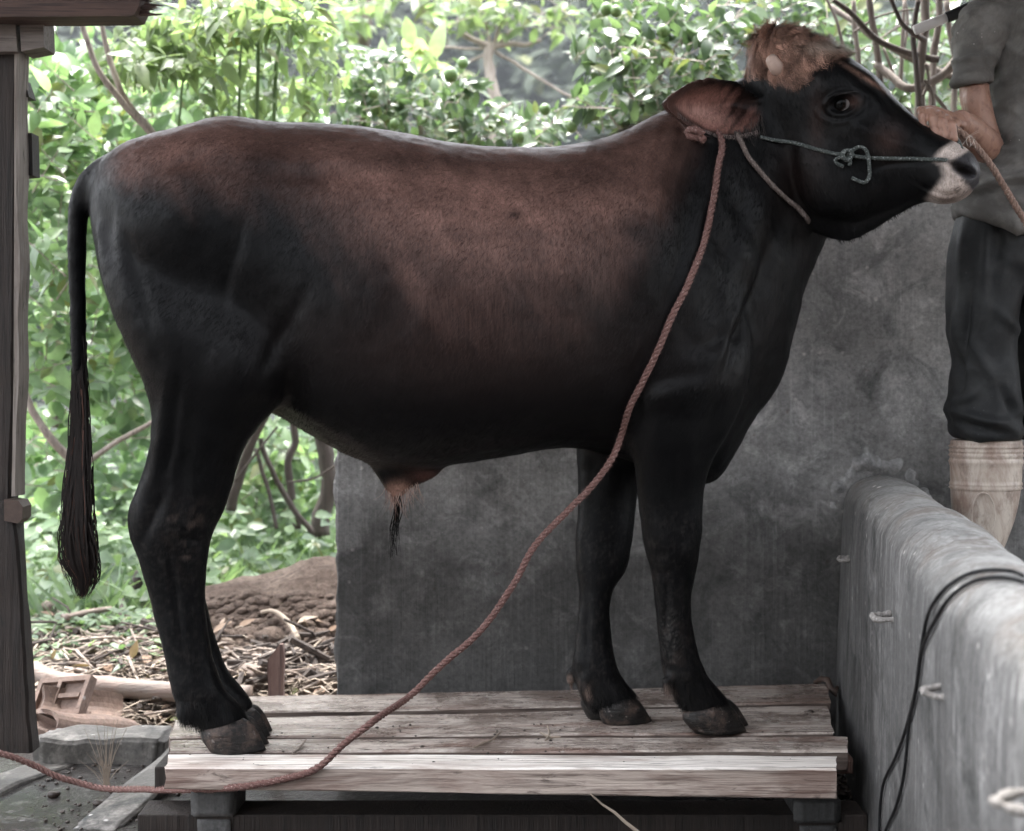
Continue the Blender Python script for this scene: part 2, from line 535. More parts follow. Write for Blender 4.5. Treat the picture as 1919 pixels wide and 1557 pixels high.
M['rope_red'] = mat_rope('red_brown_rope', (.20, .108, .094), (.085, .042, .036), (.36, .25, .225))
M['rope_grey'] = mat_rope('grey_brown_rope', (.20, .16, .145), (.075, .057, .05), (.36, .31, .285))
M['rope_pale'] = mat_rope('pale_brown_rope', (.33, .225, .18), (.15, .095, .075), (.48, .37, .31))
M['rope_green'] = mat_rope('green_grey_cord', (.10, .115, .108), (.022, .027, .025), (.36, .38, .37))
M['cable'] = simple('black_cable', (.012, .012, .013), .45, .2, 50)
M['loop'] = mat_rope('crusted_loop', (.34, .32, .30), (.18, .165, .155), (.5, .48, .46))
M['dung'] = simple('wet_dung', (.035, .026, .021), .35, .4, 60)


def mat_cloth(name, a, b, dust, amt, rough=.85, spec=.12):
    g = N(name); v = g.coord()
    c = g.mix(g.noise(v, 7, 5, .6), a, b)
    c = g.mix(g.math('MULTIPLY', g.ramp(g.noise(v, 6, 6, .7, .4), [(.48, 0), (.66, 1)]), amt), c, dust)
    sp = g.math('MULTIPLY', g.ramp(g.voro(v, 70), [(.06, 1), (.13, 0)]), g.ramp(g.noise(v, 9, 2), [(.55, 0), (.62, 1)]))
    c = g.mix(g.math('MULTIPLY', sp, amt), c, [min(.6, q * 2.2) for q in dust])
    weave = g.noise(g.coord((1, 1, 1)), 520, 2)
    g.bump(g.math('ADD', g.noise(v, 26, 5, .6), g.math('MULTIPLY', weave, .35)), .45, .006)
    return g.out(Base_Color=c, Roughness=rough, Specular_IOR_Level=spec)


M['shirt'] = mat_cloth('grey_work_shirt', (.085, .08, .075), (.125, .118, .11), (.24, .23, .215), .6)
M['trousers'] = mat_cloth('black_work_trousers', (.008, .0085, .009), (.016, .017, .018), (.06, .062, .062), .35, .6, .25)
g = N('skin'); v = g.coord()
c = g.mix(g.noise(v, 14, 4), (.26, .145, .105), (.36, .21, .155)); c = g.mix(g.ramp(g.noise(v, 60, 3), [(.5, 0), (.7, 1)]), c, (.21, .11, .08))
g.bump(g.noise(v, 220, 4), .3, .003); g.b.inputs['Subsurface Weight'].default_value = .06
g.b.inputs['Subsurface Radius'].default_value = (.01, .004, .002)
M['skin'] = g.out(Base_Color=c, Roughness=.5)
g = N('stained_rubber'); v = g.coord((1, 1, .5))
c = g.mix(g.noise(v, 5, 5, .6), (.46, .40, .34), (.60, .535, .465))
c = g.mix(g.math('MULTIPLY', g.ramp(g.noise(v, 8, 7, .75, .6), [(.40, 0), (.60, 1)]), .9), c, (.235, .155, .12))
c = g.mix(g.math('MULTIPLY', g.ramp(g.noise(v, 22, 6, .75), [(.50, 0), (.64, 1)]), .7), c, (.17, .12, .095))
M['boot'] = g.out(Base_Color=c, Roughness=.45)
M['sole'] = simple('dark_sole', (.05, .045, .04), .7)
M['hair_black'] = simple('black_hair', (.012, .011, .011), .5)
M['blade'] = simple('pale_wood_handle', (.66, .63, .61), .45, .12, 18)
M['wrap'] = simple('black_cord_wrap', (.014, .014, .015), .6, .3, 90)
M['steel'] = simple('worn_steel', (.32, .32, .33), .35, .2, 30)
# ------------------------------------------------------------------ the bull
D0, X0, S = 3.03, -0.605, 0.15            # depth of its middle plane, turned a little away to the right
NV = Vector((-S, 1, 0)).normalized()      # lateral axis, + is the far side


def CU(px, py, v=0.0):
    a = (px - 960.0) / F
    d = (D0 - S * X0 + v * math.sqrt(1 + S * S)) / (1 - S * a)
    return P(px, py, d)


HD0, HD1 = 3.20, 2.98                     # depth of the poll (x 1430) and the muzzle (x 1830)


def HU(px, py, v=0.0):
    s = (HD1 - HD0) / 400.0
    d = HD0 + s * (px - 1430)
    return P(px, py, d) + HNV * v


_ha = P(1430, 250, HD0); _hb = P(1830, 330, HD1)
HAX = (_hb - _ha); HAX.z = 0; HAX.normalize()
HNV = Vector((-HAX.y, HAX.x, 0))
if HNV.y < 0: HNV = -HNV


def body_loft(mb, stations, n=60, m=40, unproj=CU):
    """stations: top px, top py, bottom px, bottom py, half width, skew (0..1 height of the widest place), squareness, lateral centre"""
    st = crom(stations, n)
    rings = []
    for tx, ty, bx, by, hw, sk, sq, vc in st:
        T = unproj(tx, ty, vc); B = unproj(bx, by, vc)
        lat = HNV if unproj is HU else NV
        ring = []
        for j in range(m):
            t = 2 * math.pi * j / m
            c, s_ = math.cos(t), math.sin(t)
            e = 2.0 / sq
            u = math.copysign(abs(s_) ** e, s_)            # -1 .. 1 vertical
            w = math.copysign(abs(c) ** e, c)
            h = .5 + .5 * u
            g = math.log(.5) / math.log(min(max(sk, .15), .85))
            # move the widest place: remap the height
            h = h ** (1 / g)
            ring.append(B.lerp(T, h) + lat * (w * max(hw, .004)))
        rings.append(ring)
    mb.loft(rings)


def leg_loft(mb, stations, n=70, m=26):
    """stations: left px, left py, right px, right py, half width, lateral centre"""
    st = crom(stations, n)
    rings = []
    for lx, ly, rx, ry, hw, vc in st:
        L = CU(lx, ly, vc); R = CU(rx, ry, vc)
        C = (L + R) / 2; A = (R - L) / 2
        ring = []
        for j in range(m):
            t = 2 * math.pi * j / m
            c, s_ = math.cos(t), math.sin(t)
            e = 2 / 2.2
            ring.append(C + A * math.copysign(abs(c) ** e, c) + NV * (hw * math.copysign(abs(s_) ** e, s_)))
        rings.append(ring)
    mb.loft(rings)


def build_bull_mesh():
    mb = MB()
    # trunk, neck
    tr = [  # tx ty bx by hw skew sq vc
        (172, 345, 176, 430, .045, .5, 2, 0),
        (196, 300, 192, 520, .12, .55, 2.1, 0),
        (235, 272, 225, 610, .175, .6, 2.2, 0),
        (290, 254, 280, 690, .215, .62, 2.2, 0),
        (350, 240, 350, 740, .24, .62, 2.2, 0),
        (425, 221, 425, 765, .245, .6, 2.1, 0),
        (510, 231, 510, 775, .255, .55, 2.1, 0),
        (590, 234, 590, 820, .285, .48, 2.15, 0),
        (680, 241, 680, 862, .305, .45, 2.2, 0),
        (770, 256, 770, 878, .315, .44, 2.2, 0),
        (860, 273, 860, 866, .315, .44, 2.2, 0),
        (950, 279, 950, 852, .305, .45, 2.2, 0),
        (1040, 277, 1046, 838, .29, .47, 2.2, 0),
        (1110, 265, 1140, 850, .265, .5, 2.2, 0),
        (1165, 247, 1240, 885, .245, .53, 2.1, 0),
        (1215, 222, 1335, 905, .215, .56, 2.0, 0),
        (1262, 200, 1405, 800, .185, .57, 1.95, .0),
        (1315, 175, 1470, 690, .155, .58, 1.95, .005),
        (1360, 158, 1497, 575, .13, .58, 2, .015),
        (1395, 145, 1535, 480, .112, .58, 2, .02),
        (1425, 150, 1560, 420, .09, .55, 2, .02),
        (1450, 190, 1560, 390, .05, .5, 2, .02),
    ]
    body_loft(mb, tr, 110, 56)
    # head
    hd = [
        (1414, 150, 1450, 330, .03, .6, 2, 0),
        (1414, 92, 1480, 400, .065, .65, 2.1, 0),
        (1436, 58, 1512, 432, .082, .66, 2.2, 0),
        (1478, 54, 1552, 450, .092, .68, 2.3, 0),
        (1532, 74, 1594, 455, .102, .7, 2.4, 0),
        (1590, 106, 1640, 434, .104, .7, 2.4, 0),
        (1638, 138, 1682, 406, .088, .66, 2.3, 0),
        (1682, 188, 1716, 386, .07, .6, 2.3, 0),
        (1726, 226, 1742, 378, .062, .55, 2.4, 0),
        (1766, 254, 1762, 382, .066, .5, 2.6, 0),
        (1800, 270, 1790, 378, .067, .5, 2.7, 0),
        (1824, 288, 1815, 362, .058, .5, 2.5, 0),
        (1838, 312, 1833, 340, .03, .5, 2.2, 0),
    ]
    body_loft(mb, hd, 90, 48, HU)
    for sgn in (-1, 1):
        # brow and cheek masses
        bow = [(1530, 140, 1535, 200, .02, .5, 2, sgn * .075), (1565, 132, 1570, 215, .034, .5, 2, sgn * .083), (1605, 142, 1608, 215, .03, .5, 2, sgn * .078), (1635, 165, 1637, 210, .015, .5, 2, sgn * .068)]
        body_loft(mb, bow, 16, 20, HU)
        chk = [(1490, 260, 1500, 330, .015, .5, 2, sgn * .05), (1520, 230, 1535, 400, .045, .5, 2, sgn * .05), (1580, 240, 1595, 410, .045, .5, 2, sgn * .05), (1640, 270, 1650, 385, .03, .5, 2, sgn * .045), (1680, 300, 1684, 350, .01, .5, 2, sgn * .04)]
        body_loft(mb, chk, 24, 24, HU)
        # nostril wing
        nw = [(1778, 292, 1780, 345, .012, .5, 2, sgn * .05), (1800, 285, 1802, 345, .02, .5, 2, sgn * .05), (1824, 295, 1824, 340, .014, .5, 2, sgn * .042)]
        body_loft(mb, nw, 14, 16, HU)
    # hind legs
    near_h = [
        (178, 420, 560, 480, .05, -.13), (188, 500, 570, 610, .085, -.145), (208, 580, 558, 700, .115, -.145), (240, 652, 528, 752, .115, -.14),
        (272, 725, 494, 792, .095, -.13), (284, 790, 464, 832, .078, -.12), (273, 868, 444, 882, .06, -.105),
        (241, 952, 424, 950, .05, -.09), (241, 1000, 399, 1004, .048, -.085), (260, 1052, 390, 1052, .043, -.078), (276, 1108, 385, 1106, .038, -.07),
        (292, 1168, 388, 1166, .036, -.064), (309, 1232, 399, 1228, .038, -.06), (322, 1295, 421, 1288, .044, -.058), (342, 1338, 446, 1316, .042, -.056),
        (372, 1362, 462, 1340, .043, -.055), (385, 1375, 465, 1352, .035, -.055)]
    leg_loft(mb, near_h, 90)
    far_h = [
        (190, 430, 550, 480, .05, .13), (200, 510, 555, 600, .085, .145), (220, 590, 545, 690, .115, .145), (255, 662, 515, 740, .115, .14),
        (288, 735, 484, 780, .09, .13), (296, 800, 458, 828, .075, .12), (284, 878, 440, 885, .06, .105),
        (255, 952, 420, 950, .05, .09), (255, 1000, 394, 1004, .048, .085), (272, 1052, 386, 1052, .043, .078), (288, 1108, 383, 1104, .038, .07),
        (312, 1160, 394, 1156, .036, .064), (338, 1215, 409, 1212, .038, .06), (362, 1270, 432, 1264, .042, .058), (386, 1305, 456, 1290, .04, .056),
        (405, 1330, 470, 1310, .042, .055), (415, 1345, 476, 1322, .035, .055)]
    leg_loft(mb, far_h, 90)
    near_f = [
        (1170, 560, 1385, 540, .05, -.15), (1160, 640, 1408, 640, .08, -.15), (1166, 730, 1396, 730, .088, -.15), (1178, 810, 1366, 805, .08, -.14), (1190, 870, 1332, 866, .066, -.125),
        (1196, 930, 1318, 926, .054, -.11), (1203, 995, 1315, 995, .05, -.1), (1213, 1042, 1309, 1044, .05, -.09), (1223, 1085, 1300, 1090, .042, -.082),
        (1229, 1140, 1295, 1140, .036, -.076), (1236, 1205, 1304, 1203, .036, -.068), (1243, 1258, 1319, 1252, .043, -.062), (1256, 1292, 1338, 1280, .043, -.058),
        (1275, 1322, 1362, 1308, .045, -.056), (1288, 1338, 1368, 1322, .035, -.056)]
    leg_loft(mb, near_f, 80)
    far_f = [
        (1120, 560, 1330, 540, .05, .15), (1100, 660, 1300, 650, .08, .15), (1088, 760, 1230, 755, .085, .15), (1082, 845, 1202, 850, .075, .135), (1084, 905, 1196, 910, .06, .12),
        (1084, 962, 1189, 970, .052, .105), (1079, 1008, 1184, 1020, .05, .095), (1081, 1062, 1172, 1070, .048, .085), (1086, 1104, 1151, 1102, .04, .078),
        (1085, 1140, 1143, 1136, .036, .072), (1079, 1195, 1147, 1192, .036, .066), (1074, 1248, 1155, 1244, .042, .06), (1083, 1284, 1170, 1274, .043, .057),
        (1094, 1312, 1190, 1298, .045, .055), (1106, 1326, 1196, 1308, .035, .055)]
    leg_loft(mb, far_f, 80)
    # dewclaws
    for (x, y, dx, dy, v) in ((340, 1335, 4, 22, -.085), (352, 1338, 8, 18, -.03), (1250, 1280, -1, 20, -.09), (1266, 1284, 0, 18, -.03), (1074, 1264, -6, 20, .085), (1098, 1280, -2, 18, .03)):
        mb.tube([CU(x, y - 12, v), CU(x + dx * .5, y, v), CU(x + dx * .8, y + dy * .6, v), CU(x + dx, y + dy, v)], [.012, .014, .012, .004], 10)
    # tail
    tl = [(205, 285, 215, 330, .05, 0), (165, 312, 195, 350, .04, 0), (139, 345, 178, 372, .033, 0), (129, 388, 166, 400, .027, 0), (127, 450, 162, 450, .021, 0), (129, 540, 162, 540, .019, 0),
          (132, 640, 163, 640, .017, 0), (136, 730, 164, 730, .014, 0), (136, 830, 164, 830, .014, 0), (134, 930, 164, 930, .015, 0), (136, 1010, 162, 1010, .012, 0), (142, 1050, 160, 1050, .006, 0)]
    leg_loft(mb, tl, 60, 16)
    # sheath
    sh = [(672, 800, 850, 820, .06, 0), (682, 850, 842, 858, .05, 0), (700, 885, 826, 886, .042, 0), (714, 906, 800, 902, .034, 0), (726, 924, 772, 914, .022, 0), (735, 936, 758, 930, .012, 0)]
    leg_loft(mb, sh, 24, 20)
    # dewlap and brisket fold
    dw = [(1480, 560, 1505, 565, .02, 0), (1440, 640, 1483, 640, .035, 0), (1420, 690, 1470, 692, .045, 0), (1370, 750, 1440, 748, .05, 0), (1310, 800, 1398, 800, .05, 0), (1290, 845, 1374, 850, .04, 0), (1285, 885, 1346, 888, .028, 0), (1295, 905, 1322, 907, .012, 0)]
    leg_loft(mb, dw, 40, 20)
    # ears: cupped leaf shells
    TE = crom([(1440, 186), (1412, 170), (1384, 150), (1346, 144), (1310, 149), (1284, 161), (1264, 176), (1250, 190)], 26)
    BE = crom([(1440, 214), (1420, 244), (1396, 260), (1360, 263), (1324, 254), (1293, 235), (1266, 212), (1250, 196)], 26)
    for far in (0, 1):
        rings = []
        for k in range(26):
            s_ = k / 25
            dd = 3.115 - .165 * s_
            T, B = P(*TE[k], dd - .006), P(*BE[k], dd + .012)
            if far:
                c0 = HU(1440, 200, .075)
                T = c0 + Vector((-.03 * s_, .24 * s_, .03 * s_ + (186 - TE[k][1]) * .0005 + .015)); B = c0 + Vector((-.03 * s_ - .03 * math.sin(s_ * 3), .24 * s_, .03 * s_ - (BE[k][1] - 214) * .0005 - .015))
            o_, i_ = [], []
            for j in range(17):
                q = j / 16
                cup = math.sin(math.pi * q) ** .8 * .055 * math.sin(math.pi * min(1, .12 + .82 * s_)) 
                back = Vector((-.55, .83, .05)) if not far else Vector((.9, -.2, -.1))
                c = B.lerp(T, q) + back * cup
                th = .008
                i_.append(c); o_.append(c + back.normalized() * th * 1.6)
            rings.append(o_ + i_[::-1])
        mb.loft(rings)
    me = bpy.data.meshes.new('bull')
    me.from_pydata(mb.v, [], mb.f); me.update()
    bm = bmesh.new(); bm.from_mesh(me); bmesh.ops.recalc_face_normals(bm, faces=bm.faces); bm.to_mesh(me); bm.free()
    tmp = bpy.data.objects.new('tmp', me); COL.objects.link(tmp)
    mod = tmp.modifiers.new('r', 'REMESH'); mod.mode = 'VOXEL'; mod.voxel_size = VOX; mod.adaptivity = 0
    dg = bpy.context.evaluated_depsgraph_get()
    ev = tmp.evaluated_get(dg)
    out = bpy.data.meshes.new_from_object(ev)
    bpy.data.objects.remove(tmp)
    return out


VOX = 0.0052


def mesh_arrays(me):
    v = np.empty(len(me.vertices) * 3); me.vertices.foreach_get('co', v); v = v.reshape(-1, 3)
    e = np.empty(len(me.edges) * 2, int); me.edges.foreach_get('vertices', e); e = e.reshape(-1, 2)
    return v, e


def normals_of(me):
    n = np.empty(len(me.vertices) * 3); me.vertices.foreach_get('normal', n); return n.reshape(-1, 3)


def laplace(v, e):
    s = np.zeros_like(v); c = np.zeros(len(v))
    for k in range(3):
        s[:, k] = np.bincount(e[:, 0], v[e[:, 1], k], len(v)) + np.bincount(e[:, 1], v[e[:, 0], k], len(v))
    c = np.bincount(e[:, 0], minlength=len(v)) + np.bincount(e[:, 1], minlength=len(v))
    return s / np.maximum(c, 1)[:, None] - v


def to_px(v):
    d = v[:, 1]
    return 960 + v[:, 0] / d * F, HOR - (v[:, 2] - EYE) / d * F


def set_v(me, v):
    me.vertices.foreach_set('co', v.ravel()); me.update()


bme = build_bull_mesh()
v, e = mesh_arrays(bme)
px, py = to_px(v)
EARZ = (px > 1250) & (px < 1428) & (py > 138) & (py < 270) & (v[:, 1] < 3.11)
for it in range(4):
    v = v + .5 * laplace(v, e) * np.where(EARZ, .25, 1.0)[:, None]
set_v(bme, v)
# soften the creases where masses meet (only outwards), keep the ear and the mouth crisp
px, py = to_px(v)
lat = (v[:, 0] * NV.x + (v[:, 1] - D0 - S * (v[:, 0] - X0)) * NV.y)
keep = np.where(EARZ, 0.06, 1.0)
for it in range(46):
    nr = normals_of(bme)
    L = laplace(v, e)
    dn = (L * nr).sum(1)
    mv = np.where(dn > 0, dn * 1.0, dn * .08)[:, None] * nr
    tang = L - dn[:, None] * nr
    v = v + (mv * .8 + tang * .3) * keep[:, None]
    set_v(bme, v)
px, py = to_px(v)
nr = normals_of(bme)
near = lat < .02


def gauss(x, y, rx, ry, ang=0.0):
    c, s_ = math.cos(math.radians(ang)), math.sin(math.radians(ang))
    dx, dy = px - x, py - y
    u = (dx * c + dy * s_) / rx; w = (-dx * s_ + dy * c) / ry
    return np.exp(-(u * u + w * w))


side = np.clip(-(nr[:, 1]), 0, 1)            # faces the camera side
both = np.abs(nr[:, 1])
disp = np.zeros(len(v))
trunk = both
# hip bone, flank hollow, ribs, shoulder blade, arm, stifle, thigh muscles, neck cords
for (x, y, rx, ry, a, am) in (
        (400, 262, 55, 30, 20, .012), (470, 330, 90, 60, 0, -.010), (560, 420, 80, 110, -20, -.014), (300, 430, 120, 70, -10, .012),
        (470, 700, 70, 60, -40, .018), (350, 600, 40, 160, -15, -.006), (540, 730, 50, 40, 0, -.012),
        (1240, 430, 60, 170, 14, .016), (1330, 560, 70, 110, 20, .022), (1290, 700, 80, 55, -10, .016), (1190, 690, 26, 90, 12, -.012), (1150, 560, 40, 200, 8, -.009),
        (1420, 560, 22, 110, 18, -.016), (1340, 640, 60, 18, -25, -.009), (1420, 400, 24, 150, 20, .008), (1380, 420, 14, 150, 20, -.006), (1460, 430, 16, 120, 22, -.007),
        (880, 600, 190, 190, 0, .012), (700, 800, 120, 40, 20, -.006), (960, 320, 300, 22, 2, -.006),
        (205, 420, 22, 60, 0, -.01), (345, 850, 22, 90, 8, -.008), (300, 900, 14, 70, 20, -.006),
        (1262, 1020, 40, 34, 0, .006), (330, 980, 40, 30, 0, .005),
        # leg bones, tendons, knee, hock, fetlock
        (1247, 1150, 6, 60, 4, -.006), (1280, 1150, 10, 60, 4, .003), (1100, 1160, 6, 60, 0, -.006), (1235, 1040, 12, 20, 0, -.005), (1285, 1035, 14, 22, 0, .005), (1232, 1075, 30, 6, 0, -.003),
        (292, 960, 10, 50, 25, -.008), (265, 965, 12, 22, 0, .005), (370, 960, 22, 36, 15, .006), (330, 1120, 7, 90, -8, -.006), (368, 1120, 10, 80, -6, .004), (355, 1010, 30, 8, 10, -.004),
        (1290, 1262, 16, 14, 0, .004), (395, 1300, 20, 16, 0, .004), (300, 800, 10, 90, 8, .006), (325, 800, 10, 90, 8, -.006), (420, 850, 16, 50, 15, .006),
        # point of the shoulder, elbow, forearm, breast
        (1250, 738, 60, 20, -14, .010), (1270, 706, 55, 18, -14, -.008), (1190, 660, 12, 40, 20, .010), (1205, 800, 14, 60, 5, -.008), (1290, 850, 18, 70, 4, .007), (1265, 900, 8, 60, 4, -.005), (1390, 600, 10, 90, 22, -.010), (1365, 620, 12, 90, 22, .008),
        (1340, 780, 14, 50, 20, -.008), (1300, 420, 16, 120, 14, .008), (1275, 470, 14, 120, 14, -.008), (1215, 420, 18, 120, 12, .006),
        # thigh and stifle, flank fold
        (500, 500, 70, 60, 20, .008), (440, 480, 12, 120, 14, -.006), (520, 640, 16, 90, 30, -.012), (490, 760, 20, 24, -40, -.010), (560, 770, 60, 10, 28, .006), (230, 480, 14, 100, -8, .005), (260, 520, 12, 120, -14, -.006),
        (640, 300, 130, 14, 4, .006), (640, 330, 130, 16, 4, -.005), (350, 300, 40, 12, -24, -.008)):
    disp += trunk * am * gauss(x, y, rx, ry, a)
# ribs, faint
ribs = np.sin((px + (py - 500) * .22) / 21.0)
disp += trunk * .0026 * ribs * gauss(900, 560, 210, 150)
# neck wrinkles behind the ear
wr = np.sin((px - (py - 300) * -.28) / 5.2 + 1.5 * vnoise(v, 9, 5))
disp += side * .0040 * wr * gauss(1270, 300, 55, 75, 15)
wr2 = np.sin((px * 1.0 - py * .42) / 11 + 2 * vnoise(v, 5, 6))
disp += side * .0036 * wr2 * gauss(1390, 470, 80, 170, 20)
# lumps
disp += .0018 * fbm(v, 14, 3, 3) + .001 * vnoise(v, 45, 9)
v = v + nr * disp[:, None]
# eye sockets and lids, nostrils, mouth
EYEC = HU(1578, 194, -.094)
hdir = -HNV


def head_local(p):
    return p


def pxg(x, y, r, p=2):
    q = ((px - x) ** 2 + (py - y) ** 2) / (r * r)
    return np.exp(-q ** (p / 2))


hs_ = (side > .1) & (px > 1480) & near
nvec = np.array(hdir)
de = np.zeros(len(v))
ex = (px - 1578) / 21.5; ey = (py - 195 + .12 * (px - 1578)) / 15.0
rr = np.sqrt(ex ** 2 + ey ** 2)
de += -.017 * np.exp(-rr ** 4)                              # opening
de += .0065 * np.exp(-((rr - 1.32) / .24) ** 2) * np.where(ey < 0, 1.4, .8)   # lid roll
de += -.004 * np.exp(-((rr - 1.85) / .22) ** 2) * np.where(ey > 0, 1.0, .5)  # fold under it
de += .004 * np.exp(-((rr - 2.2) / .22) ** 2) * np.where(ey > 0, .8, 0)
de += -.010 * pxg(1625, 205, 26)
# nostril
nx = (px - 1805) / 22.0; ny = (py - 319 - .35 * (px - 1805)) / 10.0
de += -.030 * np.exp(-(nx ** 2 + ny ** 2) ** 2)
de += .004 * np.exp(-((np.sqrt(nx ** 2 + ny ** 2) - 1.5) / .3) ** 2)
# mouth slit and the fold towards the cheek
ml = np.interp(px, [1640, 1690, 1730, 1770, 1800, 1832], [318, 322, 350, 366, 362, 340])
de += -.007 * np.exp(-((py - ml) / 4.0) ** 2) * sstep(1690, 1740, px)
ck = np.interp(px, [1600, 1660, 1700, 1740], [330, 306, 303, 300])
de += -.005 * np.exp(-((py - ck) / 7.0) ** 2) * sstep(1600, 1670, px) * (1 - sstep(1720, 1750, px))
# facial crest, jaw edge, tear line
fc = np.interp(px, [1590, 1640, 1690, 1740], [232, 250, 270, 285])
de += .006 * np.exp(-((py - fc) / 12.0) ** 2) * sstep(1580, 1620, px) * (1 - sstep(1690, 1740, px))
jw = np.interp(px, [1500, 1540, 1600, 1680, 1740], [330, 395, 415, 385, 360])
de += -.008 * np.exp(-((py - jw) / 12.0) ** 2) * sstep(1530, 1580, px) * (1 - sstep(1700, 1750, px))
bl = np.interp(px, [1540, 1590, 1640, 1690], [120, 118, 150, 205])
de += .007 * np.exp(-((py - bl) / 9.0) ** 2) * sstep(1540, 1570, px) * (1 - sstep(1650, 1690, px))
de += -.006 * np.exp(-((py - bl - 22) / 10.0) ** 2) * sstep(1590, 1620, px) * (1 - sstep(1650, 1690, px))
v = v + np.where(hs_, de, 0)[:, None] * nvec
# ear bowl: hollow it a little more
set_v(bme, v)
for it in range(1):
    v = v + .3 * laplace(v, e)
set_v(bme, v)
px, py = to_px(v); nr = normals_of(bme)

# ---- coat colours
BLK = np.array((.0034, .0034, .0037)); BRN = np.array((.178, .100, .082)); TAN = np.array((.42, .245, .185)); MUZ = np.array((.47, .40, .36))


def coat_at(p, n_, px, py, latv):
    c = np.tile(BLK, (len(p), 1))
    nz = fbm(p, 7, 21, 4) * 30
    nf = fbm(p, 40, 31, 3)
    # brown saddle: from the topline down to a wavy border
    low = np.interp(px, [130, 200, 260, 330, 420, 520, 600, 680, 780, 880, 960, 1060, 1150, 1230, 1290, 1340], [296, 304, 322, 332, 336, 325, 378, 445, 512, 540, 550, 545, 515, 460, 360, 240])
    hgt = np.interp(px, [130, 400, 700, 1000, 1340], [60, 150, 230, 240, 150])
    nst = fbm(np.stack([p[:, 0] * .86 + p[:, 2] * .5, p[:, 1], (p[:, 2] * .86 - p[:, 0] * .5) * .2], 1), 22, 47, 4) * 60
    k = 1 - sstep(-hgt * .62, hgt * .62, py - low - nz - nst)
    k *= sstep(150, 260, px + nz) * (1 - sstep(1215, 1330, px + .35 * (py - 300) + nz * .8))
    fp = np.stack([p[:, 0] * .86 + p[:, 2] * .5, p[:, 1], (p[:, 2] * .86 - p[:, 0] * .5) * .22], 1)
    mott = np.clip(.82 + .30 * fbm(p, 4, 41, 4) + .34 * fbm(fp, 30, 43, 4), .2, 1.3)
    k = np.clip(k * mott, 0, 1)
    # darker dapples
    for (x, y, rx, ry, a) in ((480, 300, 70, 30, .5), (560, 330, 60, 34, .45), (600, 400, 90, 60, .35), (830, 300, 160, 18, .5), (1190, 430, 40, 26, .7), (1100, 330, 110, 40, .4), (760, 470, 60, 26, .3), (965, 402, 14, 9, .7), (1000, 500, 40, 90, .3), (900, 440, 120, 14, .25), (1060, 560, 60, 40, .4)):
        k = k * (1 - a * np.exp(-(((px - x) / rx) ** 2 + ((py - y) / ry) ** 2)))
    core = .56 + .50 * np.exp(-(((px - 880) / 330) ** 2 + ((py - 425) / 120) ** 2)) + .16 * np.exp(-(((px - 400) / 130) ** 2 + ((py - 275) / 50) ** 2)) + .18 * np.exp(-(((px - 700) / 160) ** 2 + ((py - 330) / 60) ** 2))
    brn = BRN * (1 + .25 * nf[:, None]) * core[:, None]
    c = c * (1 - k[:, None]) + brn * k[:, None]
    # weak warm cast low on the ribs
    k2 = .10 * np.exp(-(((px - 900) / 260) ** 2 + ((py - 640) / 90) ** 2))
    c = c * (1 - k2[:, None]) + BRN * k2[:, None]
    # poll: tan
    tb = np.interp(px, [1395, 1420, 1450, 1490, 1505, 1530, 1560, 1600], [120, 130, 152, 165, 150, 122, 110, 100])
    kt = (1 - sstep(-15, 12, py - tb - nz * .35)) * sstep(1398, 1410, px) * (1 - sstep(1555, 1600, px + nz * .3))
    kt = np.where((p[:, 2] > 1.45) & (px > 1395), kt, 0)
    tan = TAN * (1 + .3 * nf[:, None])
    pale = np.exp(-(((px - 1545) / 45) ** 2 + ((py - 88) / 12) ** 2))[:, None]
    tan = tan * (1 - pale) + np.array((.6, .5, .42)) * pale
    c = c * (1 - kt[:, None]) + tan * kt[:, None]
    st = .35 * np.exp(-(((px - 1625) / 40) ** 2 + ((py - 148 - (px - 1625) * .62) / 5) ** 2)) * (px > 1500)
    c = c * (1 - st[:, None]) + TAN * st[:, None]
    # muzzle
    mb_ = np.interp(py, [255, 266, 278, 292, 302, 312, 330, 345, 360, 372, 385], [1796, 1784, 1764, 1752, 1750, 1764, 1768, 1760, 1745, 1738, 1745])
    km = sstep(-9, 12, px - mb_ - nz * .35) * (py > 255) * (px > 1700)
    nose = sstep(-7, 8, px - np.interp(py, [268, 285, 296, 306, 318, 335, 350, 372], [1838, 1812, 1793, 1779, 1784, 1803, 1816, 1838]) - nz * .15)
    nost = np.exp(-(((px - 1806) / 17) ** 2 + ((py - 321 - .35 * (px - 1806)) / 8) ** 2) ** 2)
    rim = np.exp(-(((px - 1778) / 22) ** 2 + ((py - 301) / 6) ** 2))
    lip = np.exp(-((py - np.interp(px, [1730, 1770, 1800, 1832], [362, 376, 370, 350])) / 7) ** 2) * .55
    speck = (vnoise(p, 300, 77) > .45) * .55 * sstep(1775, 1800, px + (py - 320) * .3)
    mz = MUZ * (1 + .2 * nf[:, None]) * (1 - speck[:, None])
    mz = mz * (1 - lip[:, None]) + np.array((.10, .062, .05)) * lip[:, None]
    c = c * (1 - km[:, None]) + mz * km[:, None]
    c = c * (1 - (nose * km)[:, None]) + np.array((.040, .039, .042)) * (nose * km)[:, None]
    c = c * (1 - (.8 * rim * km)[:, None]) + np.array((.02, .018, .018)) * (.8 * rim * km)[:, None]
    c = c * (1 - (nost * km)[:, None]) + np.array((.004, .003, .003)) * (nost * km)[:, None]
    # cheek and crest, a faint brown
    for (x, y, rx, ry, a) in ((1665, 262, 26, 30, .16), (1530, 230, 14, 60, .12), (1600, 190, 12, 10, .25), (1490, 330, 40, 60, .05)):
        kk = a * np.exp(-(((px - x) / rx) ** 2 + ((py - y) / ry) ** 2))
        c = c * (1 - kk[:, None]) + BRN * kk[:, None]
    # eye rim
    re = np.sqrt(((px - 1578) / 34) ** 2 + ((py - 195) / 24) ** 2)
